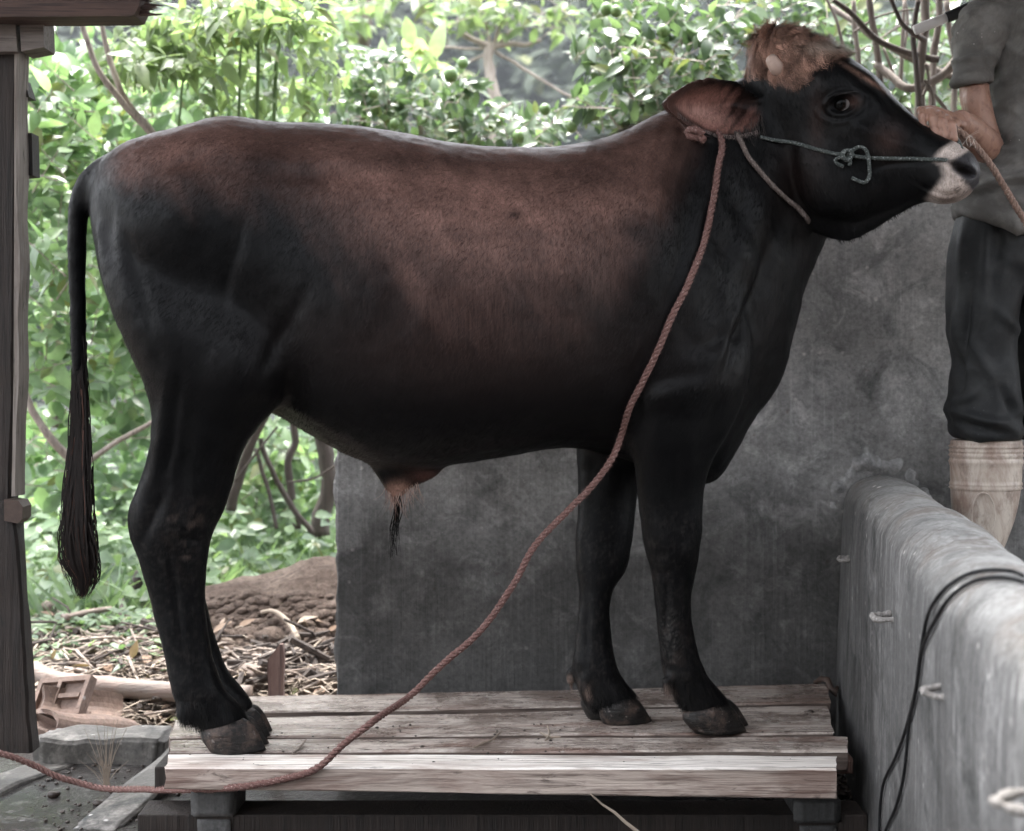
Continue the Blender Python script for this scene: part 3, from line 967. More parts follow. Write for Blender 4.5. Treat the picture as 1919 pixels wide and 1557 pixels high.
    # sheath
    ks = np.exp(-((((px - 748) / 27) ** 2 + ((py - 924) / 22) ** 2) ** 1.5)) * (py > 850)
    c = c * (1 - ks[:, None]) + np.array((.34, .20, .155)) * ks[:, None]
    ks = .7 * np.exp(-(((px - 800) / 30) ** 2 + ((py - 893) / 14) ** 2)) * (py > 850)
    c = c * (1 - ks[:, None]) + np.array((.12, .055, .045)) * ks[:, None]
    # ear bowl
    ear = (px > 1258) & (px < 1432) & (py > 146) & (py < 262) & (latv < -.1) & (p[:, 2] > 1.43)
    et = np.interp(px, [1250, 1264, 1284, 1310, 1346, 1384, 1412, 1440], [190, 176, 161, 149, 144, 150, 170, 186]); ebt = np.interp(px, [1250, 1266, 1293, 1324, 1360, 1396, 1420, 1440], [196, 212, 235, 254, 263, 260, 244, 214])
    eb = sstep(7, 19, np.minimum(py - et, ebt - py) + 2 * nf) * sstep(1258, 1272, px) * (1 - sstep(1405, 1432, px)) * ear * (n_[:, 1] < .3)
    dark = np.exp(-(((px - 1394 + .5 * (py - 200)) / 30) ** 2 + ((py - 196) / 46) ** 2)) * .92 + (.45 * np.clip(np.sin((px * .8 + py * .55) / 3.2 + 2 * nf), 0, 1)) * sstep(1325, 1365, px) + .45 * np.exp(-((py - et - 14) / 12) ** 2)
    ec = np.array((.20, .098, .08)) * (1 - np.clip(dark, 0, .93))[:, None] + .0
    pk = np.exp(-(((px - 1318) / 42) ** 2 + ((py - 214 - .25 * (px - 1318)) / 15) ** 2))[:, None]
    ec = ec * (1 - .7 * pk) + np.array((.38, .225, .19)) * .7 * pk
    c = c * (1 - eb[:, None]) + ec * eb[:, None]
    # mud on hocks and pasterns
    for (x, y, rx, ry, a) in ((352, 970, 40, 26, .5), (350, 1035, 14, 34, .5), (320, 985, 30, 30, .3), (1262, 1225, 30, 60, .28), (1090, 1280, 18, 10, .5), (1082, 1120, 8, 70, .4), (1226, 1060, 8, 40, .3), ):
        kk = a * np.exp(-(((px - x) / rx) ** 2 + ((py - y) / ry) ** 2)) * np.clip(fbm(p, 60, 51, 3) * 2.2 - .1, 0, 1) if a < .8 else a * np.exp(-(((px - x) / rx) ** 2 + ((py - y) / ry) ** 2))
        c = c * (1 - kk[:, None]) + np.array((.085, .062, .052)) * kk[:, None]
    for (x, y, rx, ry) in ((1252, 1293, 11, 10), (1068, 1277, 7, 12), (1100, 1293, 8, 9), (1250, 1300, 8, 8)):
        kk = .85 * np.exp(-(((px - x) / rx) ** 2 + ((py - y) / ry) ** 2) ** 2)
        c = c * (1 - kk[:, None]) + np.array((.17, .125, .105)) * kk[:, None]
    # grey dusting on the near front shank
    kk = .5 * np.clip(vnoise(p, 240, 91) - .1, 0, 1) * np.exp(-(((px - 1258) / 22) ** 2 + ((py - 1200) / 70) ** 2))
    c = c * (1 - kk[:, None]) + np.array((.16, .15, .14)) * kk[:, None]
    kk = .6 * np.clip(vnoise(p, 190, 93), 0, 1) * sstep(880, 1000, py) * (latv < .3)
    c = c * (1 - kk[:, None]) + np.array((.03, .026, .024)) * kk[:, None]
    return np.clip(c, 0.0015, 1)


cc = coat_at(v, nr, px, py, lat)


def set_col(me, name, c):
    ca = me.color_attributes.new(name, 'FLOAT_COLOR', 'POINT')
    ca.data.foreach_set('color', np.hstack([c, np.ones((len(c), 1))]).ravel())


set_col(bme, 'coat', cc)
bme.polygons.foreach_set('use_smooth', [True] * len(bme.polygons))
bme.materials.clear(); bme.materials.append(M['coat'])
bull = empty('bull', CU(800, 1392), label='black and brown bull with a tan curly poll, standing sideways on the planks', cat='bull')
bme.transform(Matrix.Translation(-bull.location))
body = bpy.data.objects.new('body', bme); COL.objects.link(body); body.parent = bull
print('bull verts', len(v))
# ------------------------------------------------------------------ hooves, eyes, horn, hair
_bm = bmesh.new(); _bm.from_mesh(bme); bmesh.ops.translate(_bm, verts=_bm.verts, vec=bull.location)
BULL_BVH = BVHTree.FromBMesh(_bm); _bm.free()
CAMP = Vector((0, 0, EYE))


def hit(px_, py_, tree=None, off=0.0, default=3.0):
    d = (P(px_, py_, 1.0) - CAMP).normalized()
    loc, n, i, dist = (tree or BULL_BVH).ray_cast(CAMP, d)
    if loc is None: return P(px_, py_, default)
    return loc - d * off


ZTOP = .172


def claw(tl, tr, blx, brx, v, hw):
    T1, T2 = CU(*tl, v), CU(*tr, v)
    B1, B2 = CU(blx, 1390, v), CU(brx, 1390, v)
    B1.z = B2.z = ZTOP
    rings = []
    for k, q in enumerate((0, .12, .3, .5, .7, .88, .97, 1.0)):
        a = T1.lerp(B1, q); b = T2.lerp(B2, q ** 1.08)
        bulge = (1 + .07 * math.sin(q * math.pi)) * (.86 + .14 * min(1, q / .18)) * (1 + .012 * math.sin(q * 26))
        if q > .95: bulge *= .985 if q < 1 else .95
        ring = []
        for j in range(20):
            t = 2 * math.pi * j / 20
            c, s_ = math.cos(t), math.sin(t)
            u = .5 + .5 * c
            w = s_ * hw * bulge * (1 - .55 * max(0, c) ** 1.6)
            p = a.lerp(b, .5 + (u - .5) * (bulge if q < .9 else 1.0 - (1 - bulge) * .4)) + NV * w
            p = p + NV * (.0015 * math.sin(j * 3 + k * 2))
            ring.append(p)
        rings.append(ring)
    m_ = MB(); m_.loft(rings); return m_.build('hoof', M['hoof'], bull, True)


for (tl, tr, b0, b1, v_, hw) in (
        ((374, 1368), (464, 1344), 394, 500, -.080, .029), ((384, 1362), (470, 1338), 404, 506, -.030, .026),
        ((418, 1350), (478, 1324), 434, 508, .034, .027), ((422, 1344), (482, 1318), 440, 512, .080, .026),
        ((1275, 1336), (1362, 1314), 1302, 1400, -.081, .031), ((1286, 1330), (1366, 1306), 1308, 1404, -.031, .026),
        ((1122, 1322), (1186, 1300), 1130, 1223, .034, .029), ((1086, 1308), (1150, 1298), 1102, 1172, .082, .026)):
    claw(tl, tr, b0, b1, v_, hw)

# eyes
for sgn in (-1, 1):
    if sgn < 0:
        h_ = hit(1578, 195); EC = h_ + (h_ - CAMP).normalized() * .0095
    else:
        EC = HU(1578, 194, .082)
    bm = bmesh.new(); bmesh.ops.create_uvsphere(bm, u_segments=32, v_segments=24, radius=.0200)
    vs = np.array([w.co for w in bm.verts]) + np.array(EC); fs = [[w.index for w in fa.verts] for fa in bm.faces]; bm.free()
    o = mesh_obj('eye', vs, fs, M['eye'], bull, True)
    axis = Vector((-.60, -.85, -.04)) if sgn < 0 else Vector((.3, 1, 0)); axis.normalize()
    dt = (vs - np.array(EC)) @ np.array(axis) / .0200
    ir = sstep(.52, .60, dt)[:, None]; pu = sstep(.80, .86, dt)[:, None]
    c_ = np.array((.22, .20, .195)) * (1 - ir) + np.array((.007, .005, .004)) * ir
    c_ = c_ * (1 - pu) + np.array((.002, .002, .002)) * pu
    set_col(o.data, 'coat', c_)

# horn bud
hb_ = hit(1462, 128)
b0 = hb_ + Vector((0, .012, 0)); tipv = hit(1444, 116) + Vector((-.004, -.022, .004))
pts = crom(np.array([b0, b0.lerp(tipv, .4) + Vector((.0, -.004, -.004)), b0.lerp(tipv, .8), tipv, tipv + (tipv - b0) * .12]), 14)
m_ = MB(); m_.tube(pts, [.018, .018, .0175, .0165, .0155, .0148, .014, .0134, .0128, .012, .0102, .0075, .0045, .001], 16); m_.build('horn', M['horn'], bull, True)


def strands(name, roots, dirs, lens, width, cols, seg=3, curl=0.0, freq=1.0, grav=0.0, par=None, side_ref=None, tipf=.2, phase=None):
    """flat hairs: every hair is a strip of seg quads"""
    n = len(roots)
    roots = np.asarray(roots, float); dirs = np.asarray(dirs, float); dirs = dirs / np.linalg.norm(dirs, axis=1)[:, None]
    ref = side_ref if side_ref is not None else np.tile(np.array((0., -1., 0.)), (n, 1))
    sd = np.cross(dirs, ref); sd /= np.maximum(np.linalg.norm(sd, axis=1), 1e-6)[:, None]
    ph = rng.random(n) * 6.28 if phase is None else phase; fr = freq * (.7 + .6 * rng.random(n))
    V = np.empty((n, (seg + 1) * 2, 3)); Cc = np.empty((n, (seg + 1) * 2, 3))
    wv = width * (.7 + .6 * rng.random(n))
    for k in range(seg + 1):
        t = k / seg
        c = roots + dirs * (lens * t)[:, None] + np.array((0, 0, -1.0)) * (grav * lens * t * t)[:, None]
        if curl: c = c + sd * (curl * lens * t * np.sin(ph + fr * t * 6.28))[:, None] + np.cross(sd, dirs) * (curl * .5 * lens * t * np.cos(ph + fr * t * 6.28))[:, None]
        w = wv * (1 - (1 - tipf) * t) * .5
        V[:, 2 * k] = c - sd * w[:, None]; V[:, 2 * k + 1] = c + sd * w[:, None]
        Cc[:, 2 * k] = Cc[:, 2 * k + 1] = cols
    m = (seg + 1) * 2
    base = np.arange(n)[:, None] * m
    fq = np.concatenate([np.stack([base[:, 0] + 2 * k, base[:, 0] + 2 * k + 1, base[:, 0] + 2 * k + 3, base[:, 0] + 2 * k + 2], 1) for k in range(seg)])
    me = bpy.data.meshes.new(name)
    vv = V.reshape(-1, 3)
    p_ = par or bull
    vv = vv - np.array(p_.location)
    me.vertices.add(len(vv)); me.vertices.foreach_set('co', vv.ravel())
    me.loops.add(len(fq) * 4); me.loops.foreach_set('vertex_index', fq.ravel().astype(np.int32))
    me.polygons.add(len(fq)); me.polygons.foreach_set('loop_start', np.arange(len(fq), dtype=np.int32) * 4)
    me.polygons.foreach_set('use_smooth', np.ones(len(fq), bool))
    me.update(); me.validate()
    set_col(me, 'coat', np.clip(Cc.reshape(-1, 3), .001, 1))
    me.materials.append(M['hair'])
    o = bpy.data.objects.new(name, me); COL.objects.link(o); o.parent = p_
    o['kind'] = 'stuff'
    return o


# short coat over the whole body
bme.calc_loop_triangles()
tri = np.empty(len(bme.loop_triangles) * 3, int); bme.loop_triangles.foreach_get('vertices', tri); tri = tri.reshape(-1, 3)
A = np.linalg.norm(np.cross(v[tri[:, 1]] - v[tri[:, 0]], v[tri[:, 2]] - v[tri[:, 0]]), axis=1)


def sample(n, mask=None):
    w = A.copy()
    if mask is not None: w = w * mask[tri].all(1)
    idx = rng.choice(len(tri), n, p=w / w.sum())
    a, b = rng.random(n), rng.random(n); f_ = a + b > 1; a[f_] = 1 - a[f_]; b[f_] = 1 - b[f_]
    wts = np.stack([1 - a - b, a, b], 1)[:, :, None]
    t = tri[idx]
    return (v[t] * wts).sum(1), (nr[t] * wts).sum(1), (cc[t] * wts).sum(1)


muzzle = (px > 1725) & (py > 250) & (py < 392)
eyezone = ((px - 1578) / 46) ** 2 + ((py - 195) / 36) ** 2 < 1
inear = (px > 1266) & (px < 1400) & (py > 158) & (py < 252) & (v[:, 1] < 3.08)
p0, n0, c0 = sample(150000, ~(muzzle | eyezone | inear))
hx, hy = to_px(p0)
ishead = (hx > 1440) & (p0[:, 2] > 1.2)
isneck = (hx > 1180) & ~ishead & (hy < 620)
isleg = (hy > 880)
flow = np.tile(np.array((-.55, 0, -.75)), (len(p0), 1))
flow[isneck] = (-.45, 0, -.85)
flow[ishead] = (.35, 0, -.8)
flow[isleg] = (.03, 0, -1)
flow = flow + .28 * np.stack([fbm(p0, 6, q, 3) for q in (81, 82, 83)], 1) + .16 * rng.normal(size=p0.shape)
n0 /= np.linalg.norm(n0, axis=1)[:, None]
flow -= n0 * (flow * n0).sum(1)[:, None]
flow /= np.linalg.norm(flow, axis=1)[:, None]
lift = .16 + .10 * rng.random(len(p0))
lens = (.009 + .007 * rng.random(len(p0))) * np.where(hy > 880, .7, 1)
top = (n0[:, 2] > .75) & (hx > 1100) & (hx < 1300); lens[top] *= 1.9; lift[top] += .35
shade = (.40 + 1.15 * rng.random(len(p0)))[:, None]
glint = (rng.random(len(p0)) > .95)[:, None]
cf = c0 * shade + glint * np.array((.006, .006, .007))
strands('short_coat', p0 - n0 * .0006, flow + n0 * lift[:, None], lens, .0013, cf, 2, side_ref=n0)
# longer hair falling over the tops of the hooves
fm = ((px < 520) & (py > 1312)) | ((px > 1040) & (py > 1278))
p2, n2, c2 = sample(9000, fm)
n2 /= np.linalg.norm(n2, axis=1)[:, None]
fl = np.tile(np.array((.15, -.05, -1.0)), (len(p2), 1)) + .18 * rng.normal(size=p2.shape)
fl -= n2 * (fl * n2).sum(1)[:, None] * .8
strands('pastern_hair', p2, fl / np.linalg.norm(fl, axis=1)[:, None] + n2 * .22, .014 + .016 * rng.random(len(p2)), .0012, c2 * (.7 + .9 * rng.random((len(p2), 1))), 3, side_ref=n2)
# curls on the poll
kt = (cc[:, 0] > .09) & (px > 1392) & (px < 1610) & (py < 180) & (v[:, 2] > 1.4)
p1, n1, c1 = sample(12000, kt)
hx, hy = to_px(p1); n1 /= np.linalg.norm(n1, axis=1)[:, None]
# hairs gather into wavy locks: neighbours share a direction and a wave
lock = np.floor((hx + .25 * hy) / 7.0) + 31 * np.floor(hy / 14.0)
lr = np.random.default_rng(5).random((4000, 4)); lk = lr[(lock.astype(int)) % 4000]
ang = -1.15 + 1.1 * fbm(p1, 14, 5, 2) + .7 * (lk[:, 0] - .5) + np.where(hx < 1450, -.5, .35)
fl = np.stack([np.cos(ang), -.25 + 0 * ang, np.sin(ang)], 1)
fl -= n1 * (fl * n1).sum(1)[:, None]
fl /= np.linalg.norm(fl, axis=1)[:, None]
phs = lk[:, 1] * 6.28 + .3 * rng.normal(size=len(p1))
up_ = .05 + .20 * lk[:, 2] + .08 * rng.random(len(p1)) + .40 * (n1[:, 2] > .5)
tone = (.24 + 1.30 * lk[:, 3] * rng.random(len(p1)) ** .4)[:, None]
strands('curly_poll_hair', p1 - n1 * .001, fl + n1 * up_[:, None], (.018 + .022 * lk[:, 0]) * np.where(hy > 120, .75, 1.1) * np.clip(.35 + c1[:, 0] * 2.4, .4, 1.1) * (.7 + .5 * rng.random(len(p1))), .0020, c1 * tone, 8, .21, 1.5, .08, side_ref=n1, phase=phs)
# tail switch
n_ = 1500
yr = 560 + 500 * rng.random(n_) ** .75; L = 60 + 190 * rng.random(n_)
ye = np.minimum(yr + L, 1085 + 38 * rng.random(n_)); f_ = np.clip(np.round(rng.normal(size=n_) * 3.2) / 6.4 + rng.normal(size=n_) * .16, -1.2, 1.2); fv = np.clip(rng.normal(size=n_) * .5, -1, 1)
SEG = 7; V = []; Fc = []; Cc = []
for i in range(n_):
    pc = (0.012, .009, .008) if rng.random() < .92 else (.06, .03, .022)
    w0 = .0011 + .0008 * rng.random(); b = len(V)
    ph = rng.random() * 6
    for k in range(SEG + 1):
        t = k / SEG; y = yr[i] + (ye[i] - yr[i]) * t
        cx = np.interp(y, [560, 800, 900, 1000, 1050, 1090, 1122], [147, 150, 147, 144, 149, 158, 154])
        spd = np.interp(y, [560, 700, 820, 900, 1000, 1060, 1100, 1130], [11, 12, 15, 21, 27, 28, 19, 5])
        x = cx + f_[i] * spd * (1 + .16 * math.sin(ph + t * 6)) + 1.6 * math.sin(ph * 3 + y * .035)
        p = CU(x, y, fv[i] * spd * .0011)
        w = w0 * (1 - .8 * t)
        V += [p + Vector((-w, 0, 0)), p + Vector((w, 0, 0))]; Cc += [pc, pc]
        if k: Fc.append((b + 2 * k - 2, b + 2 * k - 1, b + 2 * k + 1, b + 2 * k))
o = mesh_obj('tail_switch', V, Fc, M['hair'], bull, True); o['kind'] = 'stuff'; set_col(o.data, 'coat', np.array(Cc))
# hair under the ear, on its rim, at the sheath, lashes and whiskers


def tuft(name, spec, seg=6):
    """spec: list of (pixel path, depth or None for on the bull, width, colour)"""
    V, Fc, Cc = [], [], []
    for path, dep, w0, colr in spec:
        pts = [hit(*q, None, .004) if dep is None else P(q[0], q[1], dep) for q in path]
        if dep is None: pts = [pts[0]] + [P(q[0], q[1], pts[0].y - .004 - .002 * i) for i, q in enumerate(path[1:])]
        pts = crom(np.array(pts), seg + 1)
        b = len(V)
        for k, p in enumerate(pts):
            w = w0 * (1 - .8 * k / seg); t = pts[min(k + 1, seg)] - pts[max(k - 1, 0)]
            s_ = Vector((-t[2], 0, t[0])); s_.normalize()
            p = Vector(p); V += [p - s_ * w, p + s_ * w]; Cc += [colr, colr]
            if k: Fc.append((b + 2 * k - 2, b + 2 * k - 1, b + 2 * k + 1, b + 2 * k))
    o = mesh_obj(name, V, Fc, M['hair'], bull, True); o['kind'] = 'stuff'; set_col(o.data, 'coat', np.array(Cc))
    return o


rr = random.Random(9)
sp_ = []
for k in range(110):
    x = rr.uniform(1376, 1432); y = 252 - abs(x - 1400) * .1 - rr.uniform(0, 42) * (x - 1370) / 58
    L = rr.uniform(12, 34)
    g_ = rr.choice(((.03, .024, .022), (.05, .042, .04), (.012, .011, .010), (.09, .07, .06)))
    sp_.append(([(x, y), (x + rr.uniform(-2, 4), y + L * .5), (x + rr.gauss(0, 7), y + L)], None, .0005, g_))
tuft('ear_fringe', sp_)
sp_ = []
for k in range(260):
    t = rr.random(); x = 1270 + 150 * t
    y = np.interp(x, [1270, 1300, 1340, 1380, 1420], [212, 236, 252, 256, 246])
    sp_.append(([(x, y - 2), (x + rr.uniform(-3, 3), y + 2), (x + rr.uniform(-6, 5), y + rr.uniform(4, 8))], None, .0005, rr.choice(((.18, .14, .13), (.08, .06, .055), (.03, .025, .022)))))
tuft('ear_rim_hair', sp_, 3)
sp_ = []
ds_ = CU(745, 930).y
for k in range(26):
    x = 742 + rr.uniform(-3, 8)
    sp_.append(([(x, 928), (x + rr.uniform(-6, 6), 960), (x - rr.uniform(0, 10), 990), (x + rr.uniform(-14, 4), 1010 + rr.uniform(0, 40))], ds_ - .01, .0011, (.008, .007, .007)))
for k in range(120):
    x = rr.uniform(722, 785); y = np.interp(x, [720, 740, 775, 790], [918, 934, 912, 906]); a = rr.gauss(0, 14)
    sp_.append(([(x, y - 5), (x + a * .3, y + rr.uniform(4, 14)), (x + a, y + rr.uniform(10, 45))], ds_ - .01 + rr.uniform(-.02, .02), .0005, rr.choice(((.42, .28, .23), (.28, .17, .14), (.5, .38, .32), (.06, .04, .04)))))
tuft('sheath_hair', sp_)
sp_ = [([(1562 + 4 * k, 181 - 1.2 * min(k, 6)), (1564 + 5 * k, 178 - 1.2 * min(k, 6)), (1570 + 5.5 * k, 178 - 1.0 * min(k, 6))], None, .0006, (.02, .017, .016)) for k in range(9)]
sp_ += [([(1800 + rr.uniform(0, 30), 268 + rr.uniform(0, 10)), (1808 + rr.uniform(0, 26), 258), (1814 + rr.uniform(0, 22), 250 + rr.uniform(-6, 6))], HU(1815, 270).y, .0004, (.6, .55, .5)) for k in range(5)]
tuft('lashes_and_whiskers', sp_, 4)
# ------------------------------------------------------------------ ground, yard floor, walls, shed
YW = 3.66          # depth of the back wall's face


def ground_z(x, y):
    p = np.stack([x, y, np.zeros_like(x)], 1)
    z = -.02 + .0 * x
    back = sstep(3.7, 4.1, y)
    z = z + back * (.03 + .03 * fbm(p, 1.4, 3, 4) + .025 * fbm(p, 6, 8, 3))
    # heap of dug soil beside the wall
    z = z + .30 * np.exp(-(((x + .66) / .50) ** 2 + ((y - 4.62) / .48) ** 2)) * back * (1 + .25 * fbm(p, 5, 12, 3))
    z = z + .10 * np.exp(-(((x + 1.55) / .5) ** 2 + ((y - 4.5) / .5) ** 2)) * back
    z = z + sstep(4.9, 7.5, y) * .12
    # falls into a valley, then a wooded hillside
    z = z - sstep(9, 40, y) * 5.0
    z = z + np.clip(y - 260, 0, None) * .55
    z = z + np.where(y > 20, 1.6 * fbm(p, .12, 30, 3), 0)
    return z


def grid_sheet(name, xs, ys, zf, mat, kind='structure'):
    X, Y = np.meshgrid(xs, ys)
    x = X.ravel(); y = Y.ravel(); z = zf(x, y)
    nx, ny = len(xs), len(ys)
    i = np.arange((nx - 1) * (ny - 1)); r = i // (nx - 1); c = i % (nx - 1); a = r * nx + c
    f = np.stack([a, a + 1, a + nx + 1, a + nx], 1).tolist()
    o = mesh_obj(name, np.stack([x, y, z], 1), f, mat, None, True)
    return tag(o, kind=kind)


xs = np.concatenate([np.linspace(-420, -4, 36)[:-1], np.linspace(-4, 4, 161), np.linspace(4, 420, 36)[1:]])
ys = np.concatenate([np.linspace(-8, 3.4, 12)[:-1], np.linspace(3.4, 7, 110), np.linspace(7, 20, 40)[1:], np.linspace(20, 720, 90)[1:]])
ground = grid_sheet('ground', xs, ys, ground_z, M['soil'])


def floor_z(x, y):
    p = np.stack([x, y, np.zeros_like(x)], 1)
    return .002 + .004 * fbm(p, 2.5, 61, 3) - .006 * np.exp(-(((x + 1.15) / .3) ** 2 + ((y - 3.2) / .14) ** 2))


floor = grid_sheet('yard_floor', np.linspace(-4, .86, 150), np.linspace(-2, YW - .05, 160), floor_z, M['floor'])


def slab(name, mb_or_pts, mat, parent=None, bev=.004, **k):
    o = mb_or_pts.build(name, mat, parent)
    if bev: bevel(o, bev)
    if k: tag(o, **k)
    return o


def rough_block(name, x0, x1, y0, y1, z0, z1, mat, parent=None, amp=.004, n=(14, 8, 8), seed=0, frq=14, smooth=True):
    """a box with slightly uneven faces and worn edges"""
    bm = bmesh.new()
    bmesh.ops.create_cube(bm, size=1)
    bmesh.ops.bevel(bm, geom=list(bm.edges), offset=.06, segments=2, affect='EDGES')
    bmesh.ops.subdivide_edges(bm, edges=[e_ for e_ in bm.edges if e_.calc_length() > .3], cuts=max(1, int(max(n) / 2)), use_grid_fill=True)
    v_ = np.array([q.co for q in bm.verts])
    v_[:, 0] = x0 + (v_[:, 0] + .5) * (x1 - x0); v_[:, 1] = y0 + (v_[:, 1] + .5) * (y1 - y0); v_[:, 2] = z0 + (v_[:, 2] + .5) * (z1 - z0)
    v_ += amp * np.stack([fbm(v_, frq, seed + q, 3) for q in (1, 2, 3)], 1)
    f_ = [[q.index for q in fa.verts] for fa in bm.faces]
    bm.free()
    return mesh_obj(name, v_, f_, mat, parent, smooth)


# back wall: rendered block wall with a rounded left end
bw = MB()
prof = []
x0, x1, zt = -.456, 3.2, 1.42
zs = np.linspace(-.1, zt, 40)
front = grid = None
mbw = MB()
nx, nz = 90, 40
rings = []
for zz in np.concatenate([np.linspace(-.1, zt - .012, 120), [zt - .004, zt]]):
    top = max(0, (zz - (zt - .012)) / .012)
    ins = .010 * top * top
    ring = []
    for q in np.linspace(0, 1, 60):
        xx = x0 + ins + .006 + (x1 - x0) * q
        ring.append((xx, YW + ins + .003 * float(vnoise(np.array([[xx, 0, zz]]), 2.2, 71)[0]) + (.006 if q == 0 else 0), zz))
    for q in (.0, 1.0):
        ring.append((x1 if q == 0 else x0 + ins + .003 * float(vnoise(np.array([[7, 0, zz]]), 12, 73)[0]), YW + .115 - ins if q == 0 else YW + .108 - ins, zz))
    ring.append((x0 + ins + .005 * float(vnoise(np.array([[3, 0, zz]]), 9, 72)[0]) + .004 * float(vnoise(np.array([[3, 0, zz]]), 40, 74)[0]), YW + .012 + ins, zz))
    rings.append(ring)
mbw.loft(rings)
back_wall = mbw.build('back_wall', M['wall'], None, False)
tag(back_wall, 'grey rendered cement wall with streaks standing behind the bull', 'wall', kind='thing')

# low wall with a rounded top, running towards the camera on the right
LW_W = .19


def lw_in(d): return .85 - .15 * (3.65 - d)


rings = []
for d in np.concatenate([np.linspace(3.655, 2.4, 46), np.linspace(2.37, .35, 44)]):
    xi = lw_in(d) + .010 * float(vnoise(np.array([[d, 0, 0]]), 2.1, 5)[0])
    zt_ = .695 + .008 * float(vnoise(np.array([[d, 1, 0]]), 2.7, 6)[0]) + .004 * float(vnoise(np.array([[d, 1, 0]]), 14, 6)[0])
    w = LW_W
    bat = .022 * sstep(2.2, 3.6, d)
    ring = [(xi - bat, d, -.05)]
    for zz in np.linspace(.0, .56, 12):
        ring.append((xi - bat * (1 - zz / .6) + .004 * float(vnoise(np.array([[0, d, zz]]), 4, 8)[0]), d, zz))
    for a in np.linspace(160, 20, 13):
        ca, sa = math.cos(math.radians(a)), math.sin(math.radians(a))
        rz = .10
        ring.append((xi + w / 2 + (w / 2) * math.copysign(abs(ca) ** .85, ca), d, zt_ - rz + rz * abs(sa) ** .85 + .004 * float(fbm(np.array([[ca * .2, d, sa * .2]]), 16, 9, 3)[0])))
    for zz in np.linspace(.56, -.05, 6):
        ring.append((xi + w + .01, d, zz))
    rings.append(ring)
mlw = MB(); mlw.loft(rings)
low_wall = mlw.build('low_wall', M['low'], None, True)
tag(low_wall, 'low cement wall with a rounded top running towards the camera on the right', 'wall', kind='thing')
# rough mortar collar where it joins the back wall
mc = MB(); cx, cz = lw_in(3.65) + .095, .60
NA, NR = 90, 16; rows = []
for i in range(NA):
    a = math.radians(-6 + 190 * i / (NA - 1)); row = []
    n1_ = float(fbm(np.array([[a * 1.6, 1, 0]]), 1.3, 15, 3)[0]); n2_ = float(fbm(np.array([[a * 2.5, 5, 0]]), 2.0, 16, 3)[0])
    for j in range(NR):
        r_ = .088 + .075 * j / (NR - 1)
        cen = .118 + .012 * n1_
        h = .017 * math.exp(-((r_ - cen) / (.017 + .006 * n2_)) ** 2) * (.75 + .8 * n2_)
        p3 = np.array([[math.cos(a) * r_, 0, math.sin(a) * r_]])
        h += .006 * float(fbm(p3, 30, 19, 3)[0]) * math.exp(-((r_ - cen) / .026) ** 2) - .0035
        row.append((cx + math.cos(a) * r_, YW - h, cz + math.sin(a) * r_ * 1.06))
    rows.append(row)
mc.loft(rows, cap=False, close=False)
collar = mc.build('mortar_joint', M['mortar'], low_wall, True)
rb = MB()
for k in range(26):
    q = rng.random(3)
    c = Vector((lw_in(3.6) + .22 + .11 * q[0], YW - .005, .30 + .32 * q[1] - .1 * q[0]))
    r = .012 + .03 * q[2]
    bm = bmesh.new(); bmesh.ops.create_icosphere(bm, subdivisions=2, radius=r)
    pts = np.array([w.co for w in bm.verts]); pts[:, 1] *= .4
    pts *= (1 + .35 * fbm(pts + k, 40, k, 2))[:, None]
    rb.add([Vector(w) + c for w in pts], [[w.index for w in fa.verts] for fa in bm.faces]); bm.free()
lump = rb.build('mortar_lump', M['mortar'], back_wall, True); lump['kind'] = 'stuff'

# raised walkway behind the low wall
rf = MB(); rf.box((2.1, 2.75, .215), (2.18, 1.8, .45))
tag(rf.build('walkway', M['wall']), kind='structure')

# shed roof over the pen (above the frame); rear half added to block light
roof = empty('unseen_cattle_shed', (0, 2.6, 0), label='unseen cattle shed with a dark sheet roof above the pen, rear part added to block light', cat='shed', kind='thing')
def unseen_roof_sheet(y0, y1, z0, z1):
    rr_ = MB(); ring_a, ring_b = [], []
    for q in np.linspace(0, 1, 321):
        xx = -1.9 + 6.7 * q
        zz = .018 * math.sin(q * 2 * math.pi * 40)
        ring_a.append((xx, y0, zz + z0)); ring_b.append((xx, y1, zz + z1))
    rr_.loft([ring_a, ring_b], cap=False, close=False)
    sheet = rr_.build('unseen_roof_sheet', M['zinc'], roof)
    sol = sheet.modifiers.new('thick', 'SOLIDIFY'); sol.thickness = .006


GAP0, GAP1 = .45, 1.8            # open strip between the two roof slopes, left to let overhead light in
unseen_roof_sheet(GAP1, 4.4, 2.46, 2.58)
unseen_roof_sheet(-3.6, GAP0, 2.30, 2.44)  # unseen slope added to hold back light from the camera side
for yy, zz in ((GAP1 + .1, 2.38), (4.2, 2.48), (GAP0 - .1, 2.36), (-3.4, 2.22)):
    pb = MB(); pb.box((1.5, yy, zz), (6.4, .06, .09)); pb.build('unseen_purlin', M['wood_dark_h'], roof)
for xx in (-1.84, 4.7):
    for yy, zz in ((.4, 2.32), (-3.4, 2.18), (4.2, 2.44)):
        pb = MB(); pb.box((xx, yy, zz / 2), (.09, .09, zz)); pb.build('unseen_shed_post', M['wood_dark'], roof)
for k in range(36):
    pb = MB(); pb.box((-2.3 + .1 + k * .2, -3.6 + (.008 if k % 2 else 0), 1.1), (.195, .022, 2.2)); pb.build('blocker_board', M['wood_dark'], roof)  # unseen boards added behind the camera to block front light
# left post with its pieces
post = empty('wooden_post', P(10, 1400, 3.3), label='old dark timber post with nailed blocks at the left edge', cat='post')
dF, dB = 3.30, 3.345


